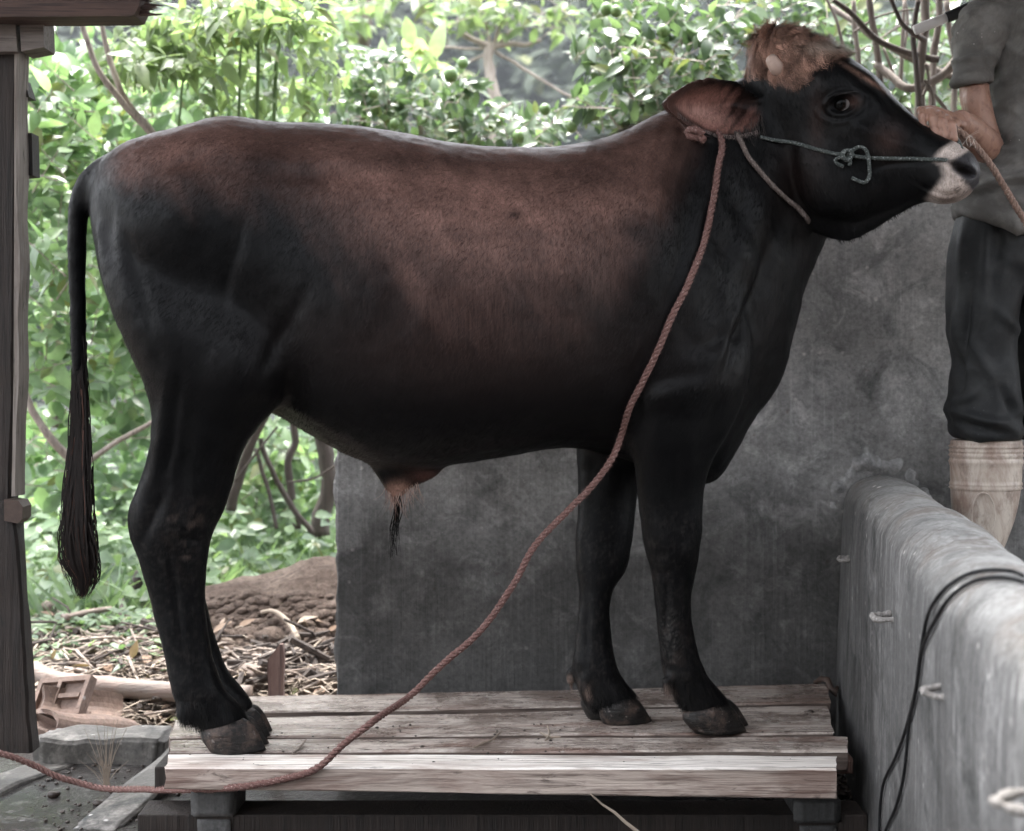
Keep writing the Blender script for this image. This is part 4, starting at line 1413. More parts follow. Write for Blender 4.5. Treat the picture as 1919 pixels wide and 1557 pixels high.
def quad_post(pts, mat, name, dfront, dback, amp=.003, seed=0):
    """pts: list of (left x, right x, y) px on the front face, from top to bottom"""
    a = crom(pts, 40); rings = []
    for lx, rx, y, db in a:
        fl, fr = P(lx, y, dfront), P(rx, y, dfront)
        z = fl.z
        ring = []
        ch = .006
        for (xx, yy) in ((fl.x, dfront), (fr.x - ch, dfront), (fr.x, dfront + ch), (fr.x, dfront + db - ch), (fr.x - ch, dfront + db), (fl.x, dfront + db)):
            w = np.array([[xx, yy, z]])
            ring.append((xx + amp * float(fbm(w, 9, seed, 3)[0]), yy + amp * float(fbm(w, 12, seed + 4, 3)[0]), z))
        rings.append(ring)
    m_ = MB(); m_.loft(rings)
    return m_.build(name, mat, post, False)


quad_post([(-110, 30, 28, .05), (-110, 29, 300, .05), (-110, 27, 600, .055), (-110, 24, 800, .06), (-110, 18, 962, .06)], M['wood_dark'], 'upright', dF, dB, .004)
quad_post([(-112, 20, 940, .09), (-112, 33, 1020, .05), (-112, 39, 1090, .05), (-112, 46, 1200, .055), (-112, 53, 1310, .06), (-112, 60, 1412, .065)], M['wood_dark'], 'footing', dF - .02, dB + .03, .006, 3)
lm = MB(); rings = []
for y, xl in zip(np.linspace(98, 930, 30), np.interp(np.linspace(98, 930, 30), [98, 400, 700, 930], [27, 27, 26, 22])):
    w_ = 9 + 4 * float(vnoise(np.array([[y * .01, 0, 0]]), 1, 4)[0])
    a, b = P(xl, y, dF - .012), P(xl + w_, y, dF - .012)
    rings.append([a, b, b + Vector((.006, .05, 0)), a + Vector((0, .05, 0))])
lm.loft(rings); lm.build('lit_edge_strip', M['wood_strip'], post)  # pale strip stands in for the lit side face


def nailed(name, poly, d, th, mat, par):
    m_ = MB()
    fr = [P(x, y, d) for x, y in poly]; bk = [q + Vector((0, th, 0)) for q in fr]
    m_.loft([fr, bk])
    return m_.build(name, mat, par)


nailed('wood_chip', [(28, 142), (44, 148), (55, 181), (30, 184)], 3.33, .05, M['wood_dark'], post)
nailed('wood_block', [(28, 249), (60, 249), (62, 328), (28, 331)], 3.335, .05, M['wood_dark'], post)
nailed('thin_slat', [(28, 740), (45, 742), (43, 850), (28, 848)], 3.335, .02, M['wood_red'], post)
nailed('iron_band', [(8, 936), (36, 939), (43, 950), (42, 972), (34, 981), (8, 976)], 3.272, .06, M['iron'], post)
cap = nailed('pale_bracket', [(-100, 32), (29, 34), (30, 60), (33, 96), (-100, 98)], 3.27, .08, M['wood_old'], post)
nailed('pale_bracket', [(37, 33), (81, 34), (83, 88), (40, 96)], 3.275, .08, M['wood_old'], post)

beam = empty('broken_beam', P(-60, 15, 3.25), label='dark timber beam with a splintered broken end at the top left', cat='beam', kind='thing')
rings = []
for q, (x, yt, yb) in enumerate([(-420, -48, 30), (0, -46, 31), (120, -45, 31), (200, -45, 30), (240, -42, 30), (252, -40, 28), (262, -36, 6)]):
    rings.append([P(x, yt, 3.2), P(x, yb, 3.2), P(x, yb, 3.2) + Vector((0, .09, 0)), P(x, yt, 3.2) + Vector((0, .09, 0))])
m_ = MB(); m_.loft(rings); m_.build('timber', M['wood_dark_h'], beam)
for k in range(30):
    y = -36 + 64 * k / 29 + rng.normal() * 1.5
    L = 4 + 34 * rng.random() ** 1.3
    a = P(236, y, 3.203 + .06 * rng.random()); b = P(268 + L, y + rng.normal() * 2, 3.21 + .06 * rng.random())
    m_ = MB(); m_.tube([a, a.lerp(b, .6), b], [.006, .0045, .0008], 5); o_ = m_.build('splinter', M['wood_dark_h'], beam)

# curb on the left, with a sloping strip beside the planks
cb = rough_block('curb', P(55, 1380, 3.45).x, P(318, 1380, 3.5).x, 3.46, 3.61, -.03, .060, M['curb'], None, .013, (44, 8, 8), 5, 12)
tag(cb, kind='structure')
st_ = rough_block('sloping_strip', -.05, .05, -.25, .27, -.03, .012, M['curb'], None, .010, (20, 8, 8), 9, 8)
st_.location = P(272, 1430, 3.22); st_.location.z = .012; st_.rotation_euler = (math.radians(5), 0, math.radians(-10)); tag(st_, kind='structure')
gt = rough_block('drain_edge', -.05, .05, -.5, .5, -.02, .006, M['curb'], None, .012, (20, 8, 8), 19, 8)
gt.location = (-1.27, 3.13, .0); gt.rotation_euler = (0, 0, math.radians(-24)); tag(gt, kind='structure')
# ------------------------------------------------------------------ the planks the bull stands on
ZP = .17           # top of the planks


def plank(name, tl, tr, bl, br, th, mat, parent, zoff=0.0, seed=0, wav=.007, thr=None):
    """top face corners as photo pixels on the plane z = ZP: back left, back right, front left, front right"""
    c = [PZ(*q, ZP + zoff) for q in (tl, tr, bl, br)]
    mid = (c[0] + c[1] + c[2] + c[3]) / 4
    n = 60; rings = []
    for k in range(n):
        q = k / (n - 1)
        b = c[0].lerp(c[1], q); f = c[2].lerp(c[3], q)
        t_ = th if thr is None else th + (thr - th) * q
        def w(s, a): return a * float(fbm(np.array([[q * 9 + seed * 3.1, s, seed]]), 1.0, 7 + seed, 4)[0])
        r = .004
        dy = (f - b).normalized()
        up = Vector((0, 0, 1))
        b2 = b + dy * w(1, wav) ; f2 = f + dy * w(2, wav)
        zt = w(3, .002)
        ring = [b2 - up * (t_ - r) , b2 - up * r + up * zt, b2 + dy * r + up * zt,
                b2.lerp(f2, .35) + up * (zt + w(8, .0022)), b2.lerp(f2, .7) + up * (zt + w(9, .0022)),
                f2 - dy * r + up * (zt + w(4, .0015)), f2 - up * r + up * w(4, .0015), f2.lerp(f2 - up * t_, .5) + dy * w(6, .002), f2 - up * (t_ - r + w(5, .004)), f2 - dy * r - up * t_, b2 + dy * r - up * t_]
        ends = (.012 if k == 0 else -.012 if k == n - 1 else 0)
        ring = [p + Vector((w(11 + j, .007) if k in (0, n - 1) else 0, 0, 0)) for j, p in enumerate(ring)]
        rings.append(ring)
    m_ = MB(); m_.loft(rings)
    o = m_.build(name, mat, parent, False)
    me = o.data
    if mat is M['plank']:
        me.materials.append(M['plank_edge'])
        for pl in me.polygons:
            if pl.normal.z < .5: pl.material_index = 1  # upright faces get the painted shade
    # own origin, so the grain runs along the plank
    ang = math.atan2(c[1].y - c[0].y, c[1].x - c[0].x)
    me.transform(Matrix.Translation(-(mid - parent.location)))
    me.transform(Matrix.Rotation(-ang, 4, 'Z'))
    o.location = mid - parent.location
    o.rotation_euler = (0, 0, ang)
    return o


pallet = empty('plank_platform', (-.05, 3.15, 0), label='low platform of weathered planks on blocks under the bull', cat='platform')
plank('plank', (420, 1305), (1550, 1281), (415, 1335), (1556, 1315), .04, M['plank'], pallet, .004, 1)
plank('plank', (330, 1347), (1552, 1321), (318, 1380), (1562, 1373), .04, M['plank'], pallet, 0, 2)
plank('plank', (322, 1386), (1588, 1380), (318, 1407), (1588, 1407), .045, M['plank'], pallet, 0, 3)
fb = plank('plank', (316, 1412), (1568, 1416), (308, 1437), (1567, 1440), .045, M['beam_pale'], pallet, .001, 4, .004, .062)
fb['label'] = 'pale fresh front plank'
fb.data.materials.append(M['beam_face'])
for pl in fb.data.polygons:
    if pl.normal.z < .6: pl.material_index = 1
# odd boards and filler under the gap, cross bearers, blocks
plank('filler_board', (640, 1322), (1300, 1310), (640, 1352), (1300, 1346), .03, M['wood_red'], pallet, -.035, 5)
for x in (-.72, -.1, .62):
    m_ = MB(); m_.box((x, 3.27, .093), (.085, .5, .055)); bevel(m_.build('bearer', M['wood_dark'], pallet), .004)


def pblock(name, x0, x1, y0, y1, d, th, mat):
    a, b = P(x0, y0, d), P(x1, y1, d)
    return rough_block(name, a.x, b.x, d, d + th, b.z, a.z, mat, pallet, .0025, (10, 8, 8), int(x0), 20)


pblock('block', 356, 441, 1482, 1533, 2.90, .12, M['block'])
pblock('block', 1490, 1578, 1499, 1545, 2.90, .12, M['block'])
pblock('footing_stone', 366, 436, 1533, 1590, 2.905, .14, M['block'])
pblock('footing_stone', 1496, 1572, 1545, 1600, 2.905, .14, M['block'])
pblock('board_end', 1570, 1602, 1422, 1452, 2.98, .2, M['wood_red'])
m_ = MB(); m_.box((-.02, 2.96, .028), (1.5, .10, .05)); bevel(m_.build('ground_board', M['wood_dark'], pallet), .004)
m_ = MB(); m_.box((P(360, 1540, 2.85).x, 2.85, .012), (.26, .1, .02)); bevel(m_.build('ground_board', M['wood_grey_h'], pallet), .004)
# ------------------------------------------------------------------ leaves, shrubs, undergrowth
def leaf_mesh(name, L, W, mat, kind='ovate', bend=.25, fold=.25):
    v, f = [], []
    if kind in ('ovate', 'lance', 'blade'):
        if kind == 'ovate': prof = [(0, .0), (.06, .03), (.2, .36), (.42, .5), (.66, .40), (.86, .17), (1, 0)]
        elif kind == 'lance': prof = [(0, .0), (.06, .05), (.22, .40), (.45, .5), (.7, .30), (.9, .1), (1, 0)]
        else: prof = [(0, .3), (.2, .5), (.5, .45), (.8, .25), (1, 0)]
        for i, (t, w) in enumerate(prof):
            z = -bend * L * t * t
            v += [(t * L, -w * W, z + fold * w * W), (t * L, 0, z), (t * L, w * W, z + fold * w * W)]
        for i in range(len(prof) - 1):
            a = 3 * i
            f += [(a, a + 3, a + 4, a + 1), (a + 1, a + 4, a + 5, a + 2)]
    else:                              # palmate: seven pointed lobes on one stalk end
        lob = 7
        for k in range(lob):
            an = math.radians(-125 + 250 * k / (lob - 1))
            ll = L * (.62 + .38 * math.cos(an * .7))
            n0 = len(v)
            ca, sa = math.cos(an), math.sin(an)
            for (t, w) in ((0, .02), (.3, .09), (.6, .11), (.82, .07), (1, 0)):
                for s in (-1, 0, 1):
                    x, y = t * ll, s * w * L * 1.25
                    v.append((x * ca - y * sa, x * sa + y * ca, -bend * L * t * t + abs(s) * .02 * L))
            for i in range(4):
                a = n0 + 3 * i
                f += [(a, a + 3, a + 4, a + 1), (a + 1, a + 4, a + 5, a + 2)]
    me = bpy.data.meshes.new(name); me.from_pydata(v, [], f); me.update()
    me.polygons.foreach_set('use_smooth', [True] * len(me.polygons))
    me.materials.append(mat)
    return me


LEAF = {}


def leaves_of(kind, mat, L, W):
    k = (kind, mat.name, L, W)
    if k not in LEAF:
        LEAF[k] = [leaf_mesh('leaf', L, W, mat, kind, b, fo) for b, fo in ((.1, .2), (.3, .35), (.5, .15), (-.05, .45))]
    return LEAF[k]


def frame(d, n):
    x = d.normalized(); z = (n - x * n.dot(x))
    if z.length < 1e-4: z = x.orthogonal()
    z.normalize(); y = z.cross(x)
    return Matrix((x, y, z)).transposed().to_4x4()


CAM = Vector((0, 0, EYE))


def shrub(name, label, cat, stems, blobs, kind, mat, L, W, stem_mat, group=None, n_obj=280, sprig=6, droop=.25, face=.55, szv=.35, fruit=None, twigs=True, seed=1, stem_name='stem'):
    """stems: list of (pixel path [(x, y, depth) ...], radius start, radius end); blobs: (x, y, rx, ry, depth, depth radius, sprigs)"""
    r = random.Random(seed)
    bx = [b for b in blobs]
    base = P(*stems[0][0][0]) if stems else P(bx[0][0], bx[0][1], bx[0][4])
    root = empty(name, base, label=label, cat=cat, group=group)
    for path, r0, r1 in stems:
        pts = crom(np.array([P(*q) for q in path]), max(8, 5 * len(path)))
        pts = pts + .35 * r0 * np.stack([fbm(pts, 9, seed + q, 2) for q in (1, 2, 3)], 1) * 3
        rr = np.linspace(r0, r1, len(pts)) * (1 + .12 * fbm(pts, 30, seed, 2))
        m_ = MB(); m_.tube(pts, list(rr), 7); m_.build(stem_name, stem_mat, root, True)
    meshes = leaves_of(kind, mat, L, W)
    items = []; tw = MB()
    for (x, y, rx, ry, d, rd, n) in blobs:
        for k in range(n):
            while True:
                q = Vector((r.uniform(-1, 1), r.uniform(-1, 1), r.uniform(-1, 1)))
                if q.length < 1: break
            dd = d + q.z * rd
            c = P(x + q.x * rx, y + q.y * ry, dd)
            td = Vector((r.uniform(-1, 1), r.uniform(-.9, .5), r.uniform(-.25, .9))).normalized()
            tl = L * r.uniform(1.3, 2.4)
            a0, a1 = c - td * tl * .5, c + td * tl * .5
            if twigs: tw.tube([a0, a1], [.0028, .0015], 3, False)
            for s in range(sprig):
                t = (s + .6) / sprig
                p = a0.lerp(a1, t)
                o = Vector((r.gauss(0, 1), r.gauss(0, 1), r.gauss(0, 1))); o -= td * o.dot(td); o.normalize()
                dr = (o + td * .55 + Vector((0, 0, -droop))).normalized()
                tocam = (CAM - p).normalized()
                nm = Vector((0, 0, .8)) + tocam * face + Vector((r.gauss(0, .38), r.gauss(0, .38), r.gauss(0, .3)))
                sc = 1 + r.uniform(-szv, szv)
                items.append((p, dr, nm, sc, r.randrange(4), dd))
    items.sort(key=lambda i: i[5])
    for i, (p, dr, nm, sc, mi, dd) in enumerate(items[:n_obj]):
        o = bpy.data.objects.new('leaf', meshes[mi]); COL.objects.link(o); o.parent = root
        o.matrix_local = Matrix.Translation(p - base) @ frame(dr, nm) @ Matrix.Scale(sc, 4)
    rest = items[n_obj:]
    if rest:
        arr = [(np.array([q.co for q in me.vertices]), [list(pl.vertices) for pl in me.polygons]) for me in meshes]
        VV, FF, nv = [], [], 0
        for p, dr, nm, sc, mi, dd in rest:
            va, fa = arr[mi]
            m3 = np.array(frame(dr, nm).to_3x3())
            VV.append(va @ m3.T * sc + np.array(p)); FF.extend([[q + nv for q in fc] for fc in fa]); nv += len(va)
        o = mesh_obj('leaves', np.vstack(VV), FF, mat, root, True); o['kind'] = 'stuff'
    if twigs and tw.v:
        o = tw.build('twigs', stem_mat, root); o['kind'] = 'stuff'
    for (x, y, d, rad) in fruit or []:
        bm = bmesh.new(); bmesh.ops.create_uvsphere(bm, u_segments=14, v_segments=10, radius=rad)
        c = P(x, y, d)
        mesh_obj('lime', [tuple(Vector((w.co.x, w.co.y, w.co.z * 1.08)) + c) for w in bm.verts], [[w.index for w in fa.verts] for fa in bm.faces], M['fruit'], root, True); bm.free()
    return root


# left: broad glossy leaves from the ground up
shrub('broad_leaved_shrub', 'tall shrub with broad glossy leaves and pale crossing branches between post and tail', 'shrub',
      [([(292, 262, 4.72), (235, 192, 4.66), (178, 125, 4.62), (152, 20, 4.62)], .013, .009), ([(296, 268, 4.75), (226, 165, 4.7), (196, 85, 4.7), (186, 0, 4.7)], .012, .008),
       ([(292, 262, 5.2), (330, 500, 5.4), (310, 900, 5.6), (300, 1130, 5.7)], .024, .016),
       ([(30, 700, 4.9), (80, 800, 4.9), (140, 870, 4.95)], .011, .017), ([(285, 790, 4.95), (180, 855, 4.95), (140, 900, 5.0)], .008, .012), ([(100, 560, 5.4), (112, 700, 5.4), (100, 800, 5.4)], .012, .016)],
      [(90, 170, 90, 110, 5.0, .35, 28), (200, 250, 130, 130, 5.3, .4, 34), (90, 330, 80, 110, 5.1, .35, 24), (80, 500, 75, 120, 5.0, .4, 28), (90, 660, 90, 110, 5.2, .35, 26), (200, 560, 90, 160, 5.5, .4, 34),
       (230, 760, 80, 110, 5.5, .35, 26), (90, 850, 80, 90, 5.5, .3, 18), (230, 400, 100, 90, 5.6, .4, 24)],
      'ovate', M['leaf_broad'], .088, .044, M['bark_pale'], seed=3, n_obj=300, sprig=7, szv=.4)
# top left: bright yellow-green shoots on green stems
shrub('bright_leaved_shrub', 'yellow green shrub on thin upright green stems above the rump of the bull', 'shrub',
      [([(395, 330, 4.9), (404, 110, 4.9), (410, 20, 4.9)], .007, .005), ([(444, 330, 5.0), (452, 90, 5.0), (458, 10, 5.0)], .006, .004), ([(480, 330, 4.95), (484, 110, 4.95), (486, -20, 4.95)], .008, .006),
       ([(508, 330, 5.0), (520, 100, 5.0), (545, 20, 5.0)], .008, .005), ([(482, 90, 4.95), (455, 45, 4.95), (425, 10, 4.95)], .004, .003), ([(484, 80, 4.95), (535, 40, 4.95), (590, 0, 4.95)], .004, .0025),
       ([(330, 330, 5.0), (338, 200, 5.0), (352, 80, 5.0)], .005, .004)],
      [(300, 70, 120, 50, 4.9, .25, 16), (420, 45, 120, 50, 4.9, .3, 22), (540, 30, 90, 45, 4.9, .25, 16), (330, 120, 100, 35, 4.8, .2, 10), (250, 120, 70, 40, 4.8, .2, 8), (600, 110, 50, 60, 5.1, .25, 7), (470, 150, 110, 50, 5.2, .25, 14), (560, 180, 60, 40, 5.2, .3, 8)],
      'lance', M['leaf_bright'], .085, .034, M['stem_green'], seed=5, n_obj=300, sprig=8, droop=.5, face=.35)
shrub('young_hedge_shrub', 'mid green bush of oval leaves filling in behind the thin green stems', 'shrub',
      [([(420, 400, 5.9), (430, 200, 5.9), (440, 90, 5.9)], .012, .006)],
      [(400, 200, 170, 60, 5.9, .4, 40), (540, 200, 80, 50, 6.0, .4, 18), (330, 130, 120, 80, 6.0, .4, 24), (480, 60, 150, 60, 6.2, .4, 24)],
      'ovate', M['leaf_low'], .075, .038, M['stem_green'], seed=6, n_obj=260, sprig=7)
# centre: lime tree with fruit, over the bull's back
shrub('lime_tree', 'low lime tree with dark glossy leaves and green limes above the middle of the back', 'tree',
      [([(800, 420, 5.8), (790, 260, 5.8), (760, 170, 5.7)], .016, .006), ([(800, 420, 5.8), (880, 250, 5.8), (960, 190, 5.8)], .012, .005), ([(640, 300, 5.9), (690, 200, 5.8), (720, 130, 5.8)], .01, .005)],
      [(740, 160, 90, 60, 5.6, .3, 30), (690, 210, 70, 50, 5.7, .3, 22), (850, 200, 80, 60, 5.7, .3, 24), (940, 230, 90, 40, 5.8, .3, 22), (1030, 230, 60, 40, 5.7, .3, 14), (800, 250, 120, 40, 5.9, .3, 22), (670, 130, 60, 40, 5.9, .3, 12), (760, 330, 300, 70, 6.1, .3, 30)],
      'ovate', M['leaf_lime'], .066, .030, M['bark_pale'], seed=7, n_obj=300, sprig=7, fruit=[(845, 140, 5.3, .028), (972, 256, 5.4, .024), (868, 118, 5.5, .022), (700, 175, 5.3, .02), (1022, 205, 5.4, .022), (740, 232, 5.4, .02)], stem_name='limb')
# centre right: second lime tree
shrub('lime_tree', 'taller lime tree with pale twigs rising behind the ear and neck of the bull', 'tree',
      [([(1250, 420, 5.3), (1235, 200, 5.3), (1255, 60, 5.3), (1270, -30, 5.3)], .013, .006), ([(1240, 120, 5.3), (1330, 30, 5.2), (1400, -20, 5.2)], .007, .004), ([(1235, 240, 5.3), (1170, 160, 5.2), (1140, 70, 5.2)], .008, .004), ([(1245, 180, 5.3), (1330, 150, 5.2), (1390, 90, 5.2)], .006, .003)],
      [(1180, 120, 70, 60, 5.1, .3, 24), (1230, 200, 80, 50, 5.1, .3, 24), (1130, 210, 70, 40, 5.2, .3, 16), (1310, 110, 60, 60, 5.0, .3, 18), (1370, 60, 60, 60, 5.1, .3, 14), (1190, 30, 90, 40, 5.3, .3, 22), (1350, 190, 60, 50, 5.2, .3, 12), (1280, 30, 60, 30, 5.2, .3, 9), (1120, 110, 40, 40, 5.2, .2, 8), (1480, 20, 90, 40, 5.5, .3, 12)],
      'ovate', M['leaf_lime'], .072, .031, M['bark_pale'], seed=9, n_obj=300, sprig=7, fruit=[(1137, 17, 4.9, .022), (1155, 21, 4.88, .020), (1243, 58, 4.9, .023), (1072, 238, 5.0, .02)], stem_name='limb')
# pale big-leaved plant
shrub('pale_leaved_plant', 'plant with large pale yellow green leaves standing up behind the lime tree', 'plant',
      [([(790, 330, 6.2), (780, 190, 6.2), (775, 110, 6.2)], .008, .005)], [(780, 105, 45, 36, 6.1, .2, 5), (690, 120, 30, 20, 6.2, .1, 2), (835, 150, 30, 20, 6.1, .1, 2)],
      'ovate', M['leaf_pale'], .13, .068, M['stem_green'], seed=12, n_obj=60, sprig=5, droop=.6, face=.8)
# bare twisted branches with a few leaves
q = 8.0
shrub('bare_branched_tree', 'small tree with bare pale twisted branches spreading from one crown behind the limes', 'tree',
      [([(928, 330, q), (925, 200, q), (922, 110, q), (922, 88, q)], .040, .026), ([(918, 92, q), (900, 78, q), (872, 62, q), (862, 36, q)], .022, .012), ([(928, 90, q), (960, 84, q), (990, 86, q), (1012, 74, q)], .018, .010),
       ([(930, 98, q), (985, 130, q), (1040, 165, q), (1085, 185, q)], .010, .006), ([(918, 100, q), (880, 112, q), (850, 140, q), (832, 178, q)], .010, .006), ([(918, 90, q), (870, 90, q), (815, 86, q)], .009, .006),
       ([(924, 90, q), (932, 60, q), (946, 30, q)], .012, .008), ([(918, 88, q), (912, 50, q), (905, 10, q)], .012, .007), ([(926, 92, q), (958, 60, q), (1010, 40, q), (1040, 20, q)], .01, .006)],
      [(930, 20, 80, 30, q, .3, 16), (1010, 30, 60, 30, q, .3, 10), (850, 25, 60, 30, q, .3, 8), (920, 55, 14, 14, q, .1, 3)],
      'ovate', M['leaf_bright'], .10, .045, M['bark_pale'], seed=15, n_obj=200, sprig=5, stem_name='limb')
shrub('pale_hanging_tree', 'hazy broad leaved tree standing farther back at the top centre', 'tree',
      [([(690, 420, 10), (680, 150, 10), (700, -40, 10)], .06, .04)],
      [(680, 20, 80, 40, 9.6, .6, 14), (640, 70, 50, 40, 9.8, .5, 8), (770, 10, 70, 24, 9.5, .5, 9)],
      'lance', M['leaf_bright'], .16, .07, M['bark'], seed=17, n_obj=200, sprig=5, stem_name='limb')
# thicket of stems on the right
th_ = [([(1618, 330, 4.7), (1610, 150, 4.7), (1598, 0, 4.7)], .010, .008), ([(1668, 360, 4.6), (1648, 150, 4.6), (1632, 20, 4.6), (1628, -30, 4.6)], .013, .010), ([(1716, 400, 4.5), (1722, 210, 4.5), (1732, 100, 4.5), (1742, -30, 4.5)], .017, .014),
       ([(1755, 400, 4.6), (1748, 200, 4.6), (1758, 60, 4.6), (1765, -20, 4.6)], .013, .011), ([(1690, 400, 4.8), (1688, 160, 4.8), (1698, 0, 4.8)], .008, .006), ([(1780, 400, 4.8), (1790, 160, 4.8), (1775, 0, 4.8)], .012, .01),
       ([(1560, 10, 4.9), (1630, 60, 4.8), (1700, 105, 4.7), (1800, 150, 4.7)], .010, .012), ([(1640, 120, 4.6), (1700, 165, 4.5), (1760, 150, 4.5), (1800, 110, 4.5)], .013, .016), ([(1730, 180, 4.4), (1742, 150, 4.4), (1736, 120, 4.4)], .005, .004),
       ([(1720, 330, 4.4), (1748, 190, 4.4), (1735, 150, 4.4)], .007, .005), ([(1600, 60, 4.6), (1650, 30, 4.6), (1720, 15, 4.6)], .004, .003), ([(1800, 240, 4.5), (1750, 175, 4.5), (1725, 160, 4.5)], .007, .006), ([(1585, 100, 4.8), (1570, 40, 4.8), (1545, -10, 4.8)], .006, .005),
       ([(1660, 260, 4.9), (1700, 60, 4.9), (1690, -10, 4.9)], .006, .005), ([(1830, 400, 4.8), (1825, 200, 4.8), (1840, 0, 4.8)], .012, .01), ([(1770, 300, 4.7), (1700, 200, 4.7), (1655, 90, 4.7)], .006, .005), ([(1540, 120, 5.2), (1620, 90, 5.2), (1700, 40, 5.2)], .005, .004)]
shrub('stem_thicket', 'tangle of bare grey brown stems behind the nose of the bull and the man', 'shrub', th_,
      [(1600, 60, 80, 60, 5.3, .3, 18), (1690, 210, 60, 40, 4.7, .2, 6), (1760, 90, 70, 80, 5.4, .3, 18), (1640, 150, 50, 40, 5.2, .2, 8), (1700, 130, 120, 120, 6.0, .3, 40), (1560, 30, 70, 40, 5.6, .3, 10), (1850, 150, 80, 140, 5.6, .3, 20)],
      'ovate', M['leaf_lime'], .075, .036, M['bark'], seed=21, n_obj=260, sprig=5)
shrub('dark_branches', 'dark crooked branches crossing the stem thicket at the top right', 'branch',
      [([(1668, -10, 4.3), (1690, 40, 4.3), (1712, 60, 4.3), (1735, 75, 4.35)], .006, .009), ([(1720, 0, 4.4), (1715, 80, 4.4), (1722, 200, 4.4)], .008, .01), ([(1560, 0, 4.5), (1600, 30, 4.5), (1650, 75, 4.5), (1708, 100, 4.5), (1760, 110, 4.5)], .008, .012)],
      [], 'ovate', M['leaf_lime'], .075, .036, M['bark_dark'], seed=22, twigs=False)
# dark trunks seen under the belly, lower left growth
shrub('dark_stemmed_shrub', 'shrub with several dark leaning stems seen under the belly of the bull', 'shrub',
      [([(602, 1000, 6.0), (608, 900, 6.0), (612, 800, 6.0), (600, 650, 6.0)], .040, .032), ([(556, 990, 5.9), (546, 880, 5.9), (548, 800, 5.9), (540, 650, 5.9)], .018, .015), ([(430, 960, 5.8), (455, 880, 5.8), (490, 790, 5.8), (520, 700, 5.8)], .024, .018),
       ([(585, 1000, 5.8), (540, 940, 5.8), (505, 870, 5.8), (490, 820, 5.8)], .013, .010), ([(520, 990, 5.7), (495, 900, 5.7), (480, 840, 5.7)], .009, .007), ([(630, 870, 5.5), (590, 895, 5.5), (540, 905, 5.5)], .005, .004), ([(440, 900, 5.6), (480, 850, 5.6), (520, 800, 5.6)], .006, .004)],
      [(500, 830, 60, 50, 6.3, .3, 14), (580, 860, 60, 50, 6.4, .3, 14), (520, 930, 90, 50, 6.4, .3, 18), (450, 930, 60, 60, 6.4, .3, 14)],
      'lance', M['leaf_low'], .10, .045, M['bark_dark'], seed=25, n_obj=180, sprig=5)
# a mass of growth behind everything on the left and along the rear
shrub('rear_thicket', 'mass of shrubs filling in behind the leaning stems and the tail', 'shrub', [([(300, 1000, 7.4), (310, 600, 7.4), (300, 100, 7.4)], .03, .02)],
      [(120, 200, 200, 200, 7.2, .5, 70), (350, 200, 200, 170, 7.3, .5, 60), (120, 560, 220, 200, 7.0, .5, 80), (130, 850, 220, 150, 6.8, .4, 60), (520, 860, 160, 130, 7.2, .4, 60), (520, 260, 120, 60, 7.4, .4, 20)],
      'ovate', M['leaf_broad'], .095, .046, M['bark'], seed=31, n_obj=0, sprig=9, twigs=False)


# undergrowth: small leafy plants and grass on the ground, nobody could count it
def scatter(name, meshes, spots, mat):
    arr = [(np.array([q.co for q in me.vertices]), [list(pl.vertices) for pl in me.polygons]) for me in meshes]
    VV, FF, nv = [], [], 0
    for p, dr, nm, sc, mi in spots:
        va, fa = arr[mi]; m3 = np.array(frame(dr, nm).to_3x3())
        VV.append(va @ m3.T * sc + np.array(p)); FF.extend([[q + nv for q in fc] for fc in fa]); nv += len(va)
    o = mesh_obj(name, np.vstack(VV), FF, mat, None, True)
    return tag(o, kind='stuff')


_b = bmesh.new(); _b.from_mesh(ground.data); GZ_BVH = BVHTree.FromBMesh(_b); _b.free()


def gz(x, y): return GZ_BVH.ray_cast(Vector((x, y, 900)), Vector((0, 0, -1)))[0].z


def dens(px, d):
    lim = np.interp(px, [40, 150, 280, 380, 440, 560, 640], [4.9, 4.7, 4.9, 5.0, 5.45, 5.6, 5.6])
    return lim


sp = []
r = random.Random(41)
for k in range(5200):
    d = r.uniform(4.7, 8.2); px_ = r.uniform(-80, 700)
    if d < dens(px_, d) + r.gauss(0, .12): continue
    x = (px_ - 960) * d / F; z = gz(x, d)
    h = abs(r.gauss(0, 1)) * (.05 + .09 * min(1, (d - 4.7))) + .02
    p = Vector((x, d, z + h))
    a = r.uniform(0, 6.28)
    dr = Vector((math.cos(a), math.sin(a) - .25, r.uniform(-.3, .5)))
    nm = Vector((0, -.55, .8)) + Vector((r.gauss(0, .35), r.gauss(0, .3), r.gauss(0, .3)))
    sp.append((p, dr, nm, r.uniform(.5, 1.25), r.randrange(4)))
und = scatter('undergrowth', leaves_of('ovate', M['leaf_low'], .085, .05), sp, M['leaf_low'])
sp = []
for k in range(5200):
    d = r.uniform(4.6, 8.0); px_ = r.uniform(-80, 700)
    if d < dens(px_, d) + r.gauss(0, .18): continue
    x = (px_ - 960) * d / F; z = gz(x, d)
    a = r.uniform(0, 6.28)
    dr = Vector((math.cos(a) * .5, math.sin(a) * .5, r.uniform(.5, 1.2)))
    sp.append((Vector((x, d, z - .01)), dr, Vector((math.cos(a + 2), math.sin(a + 2), .3)), r.uniform(.5, 1.4), r.randrange(4)))
scatter('grass', leaves_of('blade', M['leaf_low'], .20, .014), sp, M['leaf_low'])

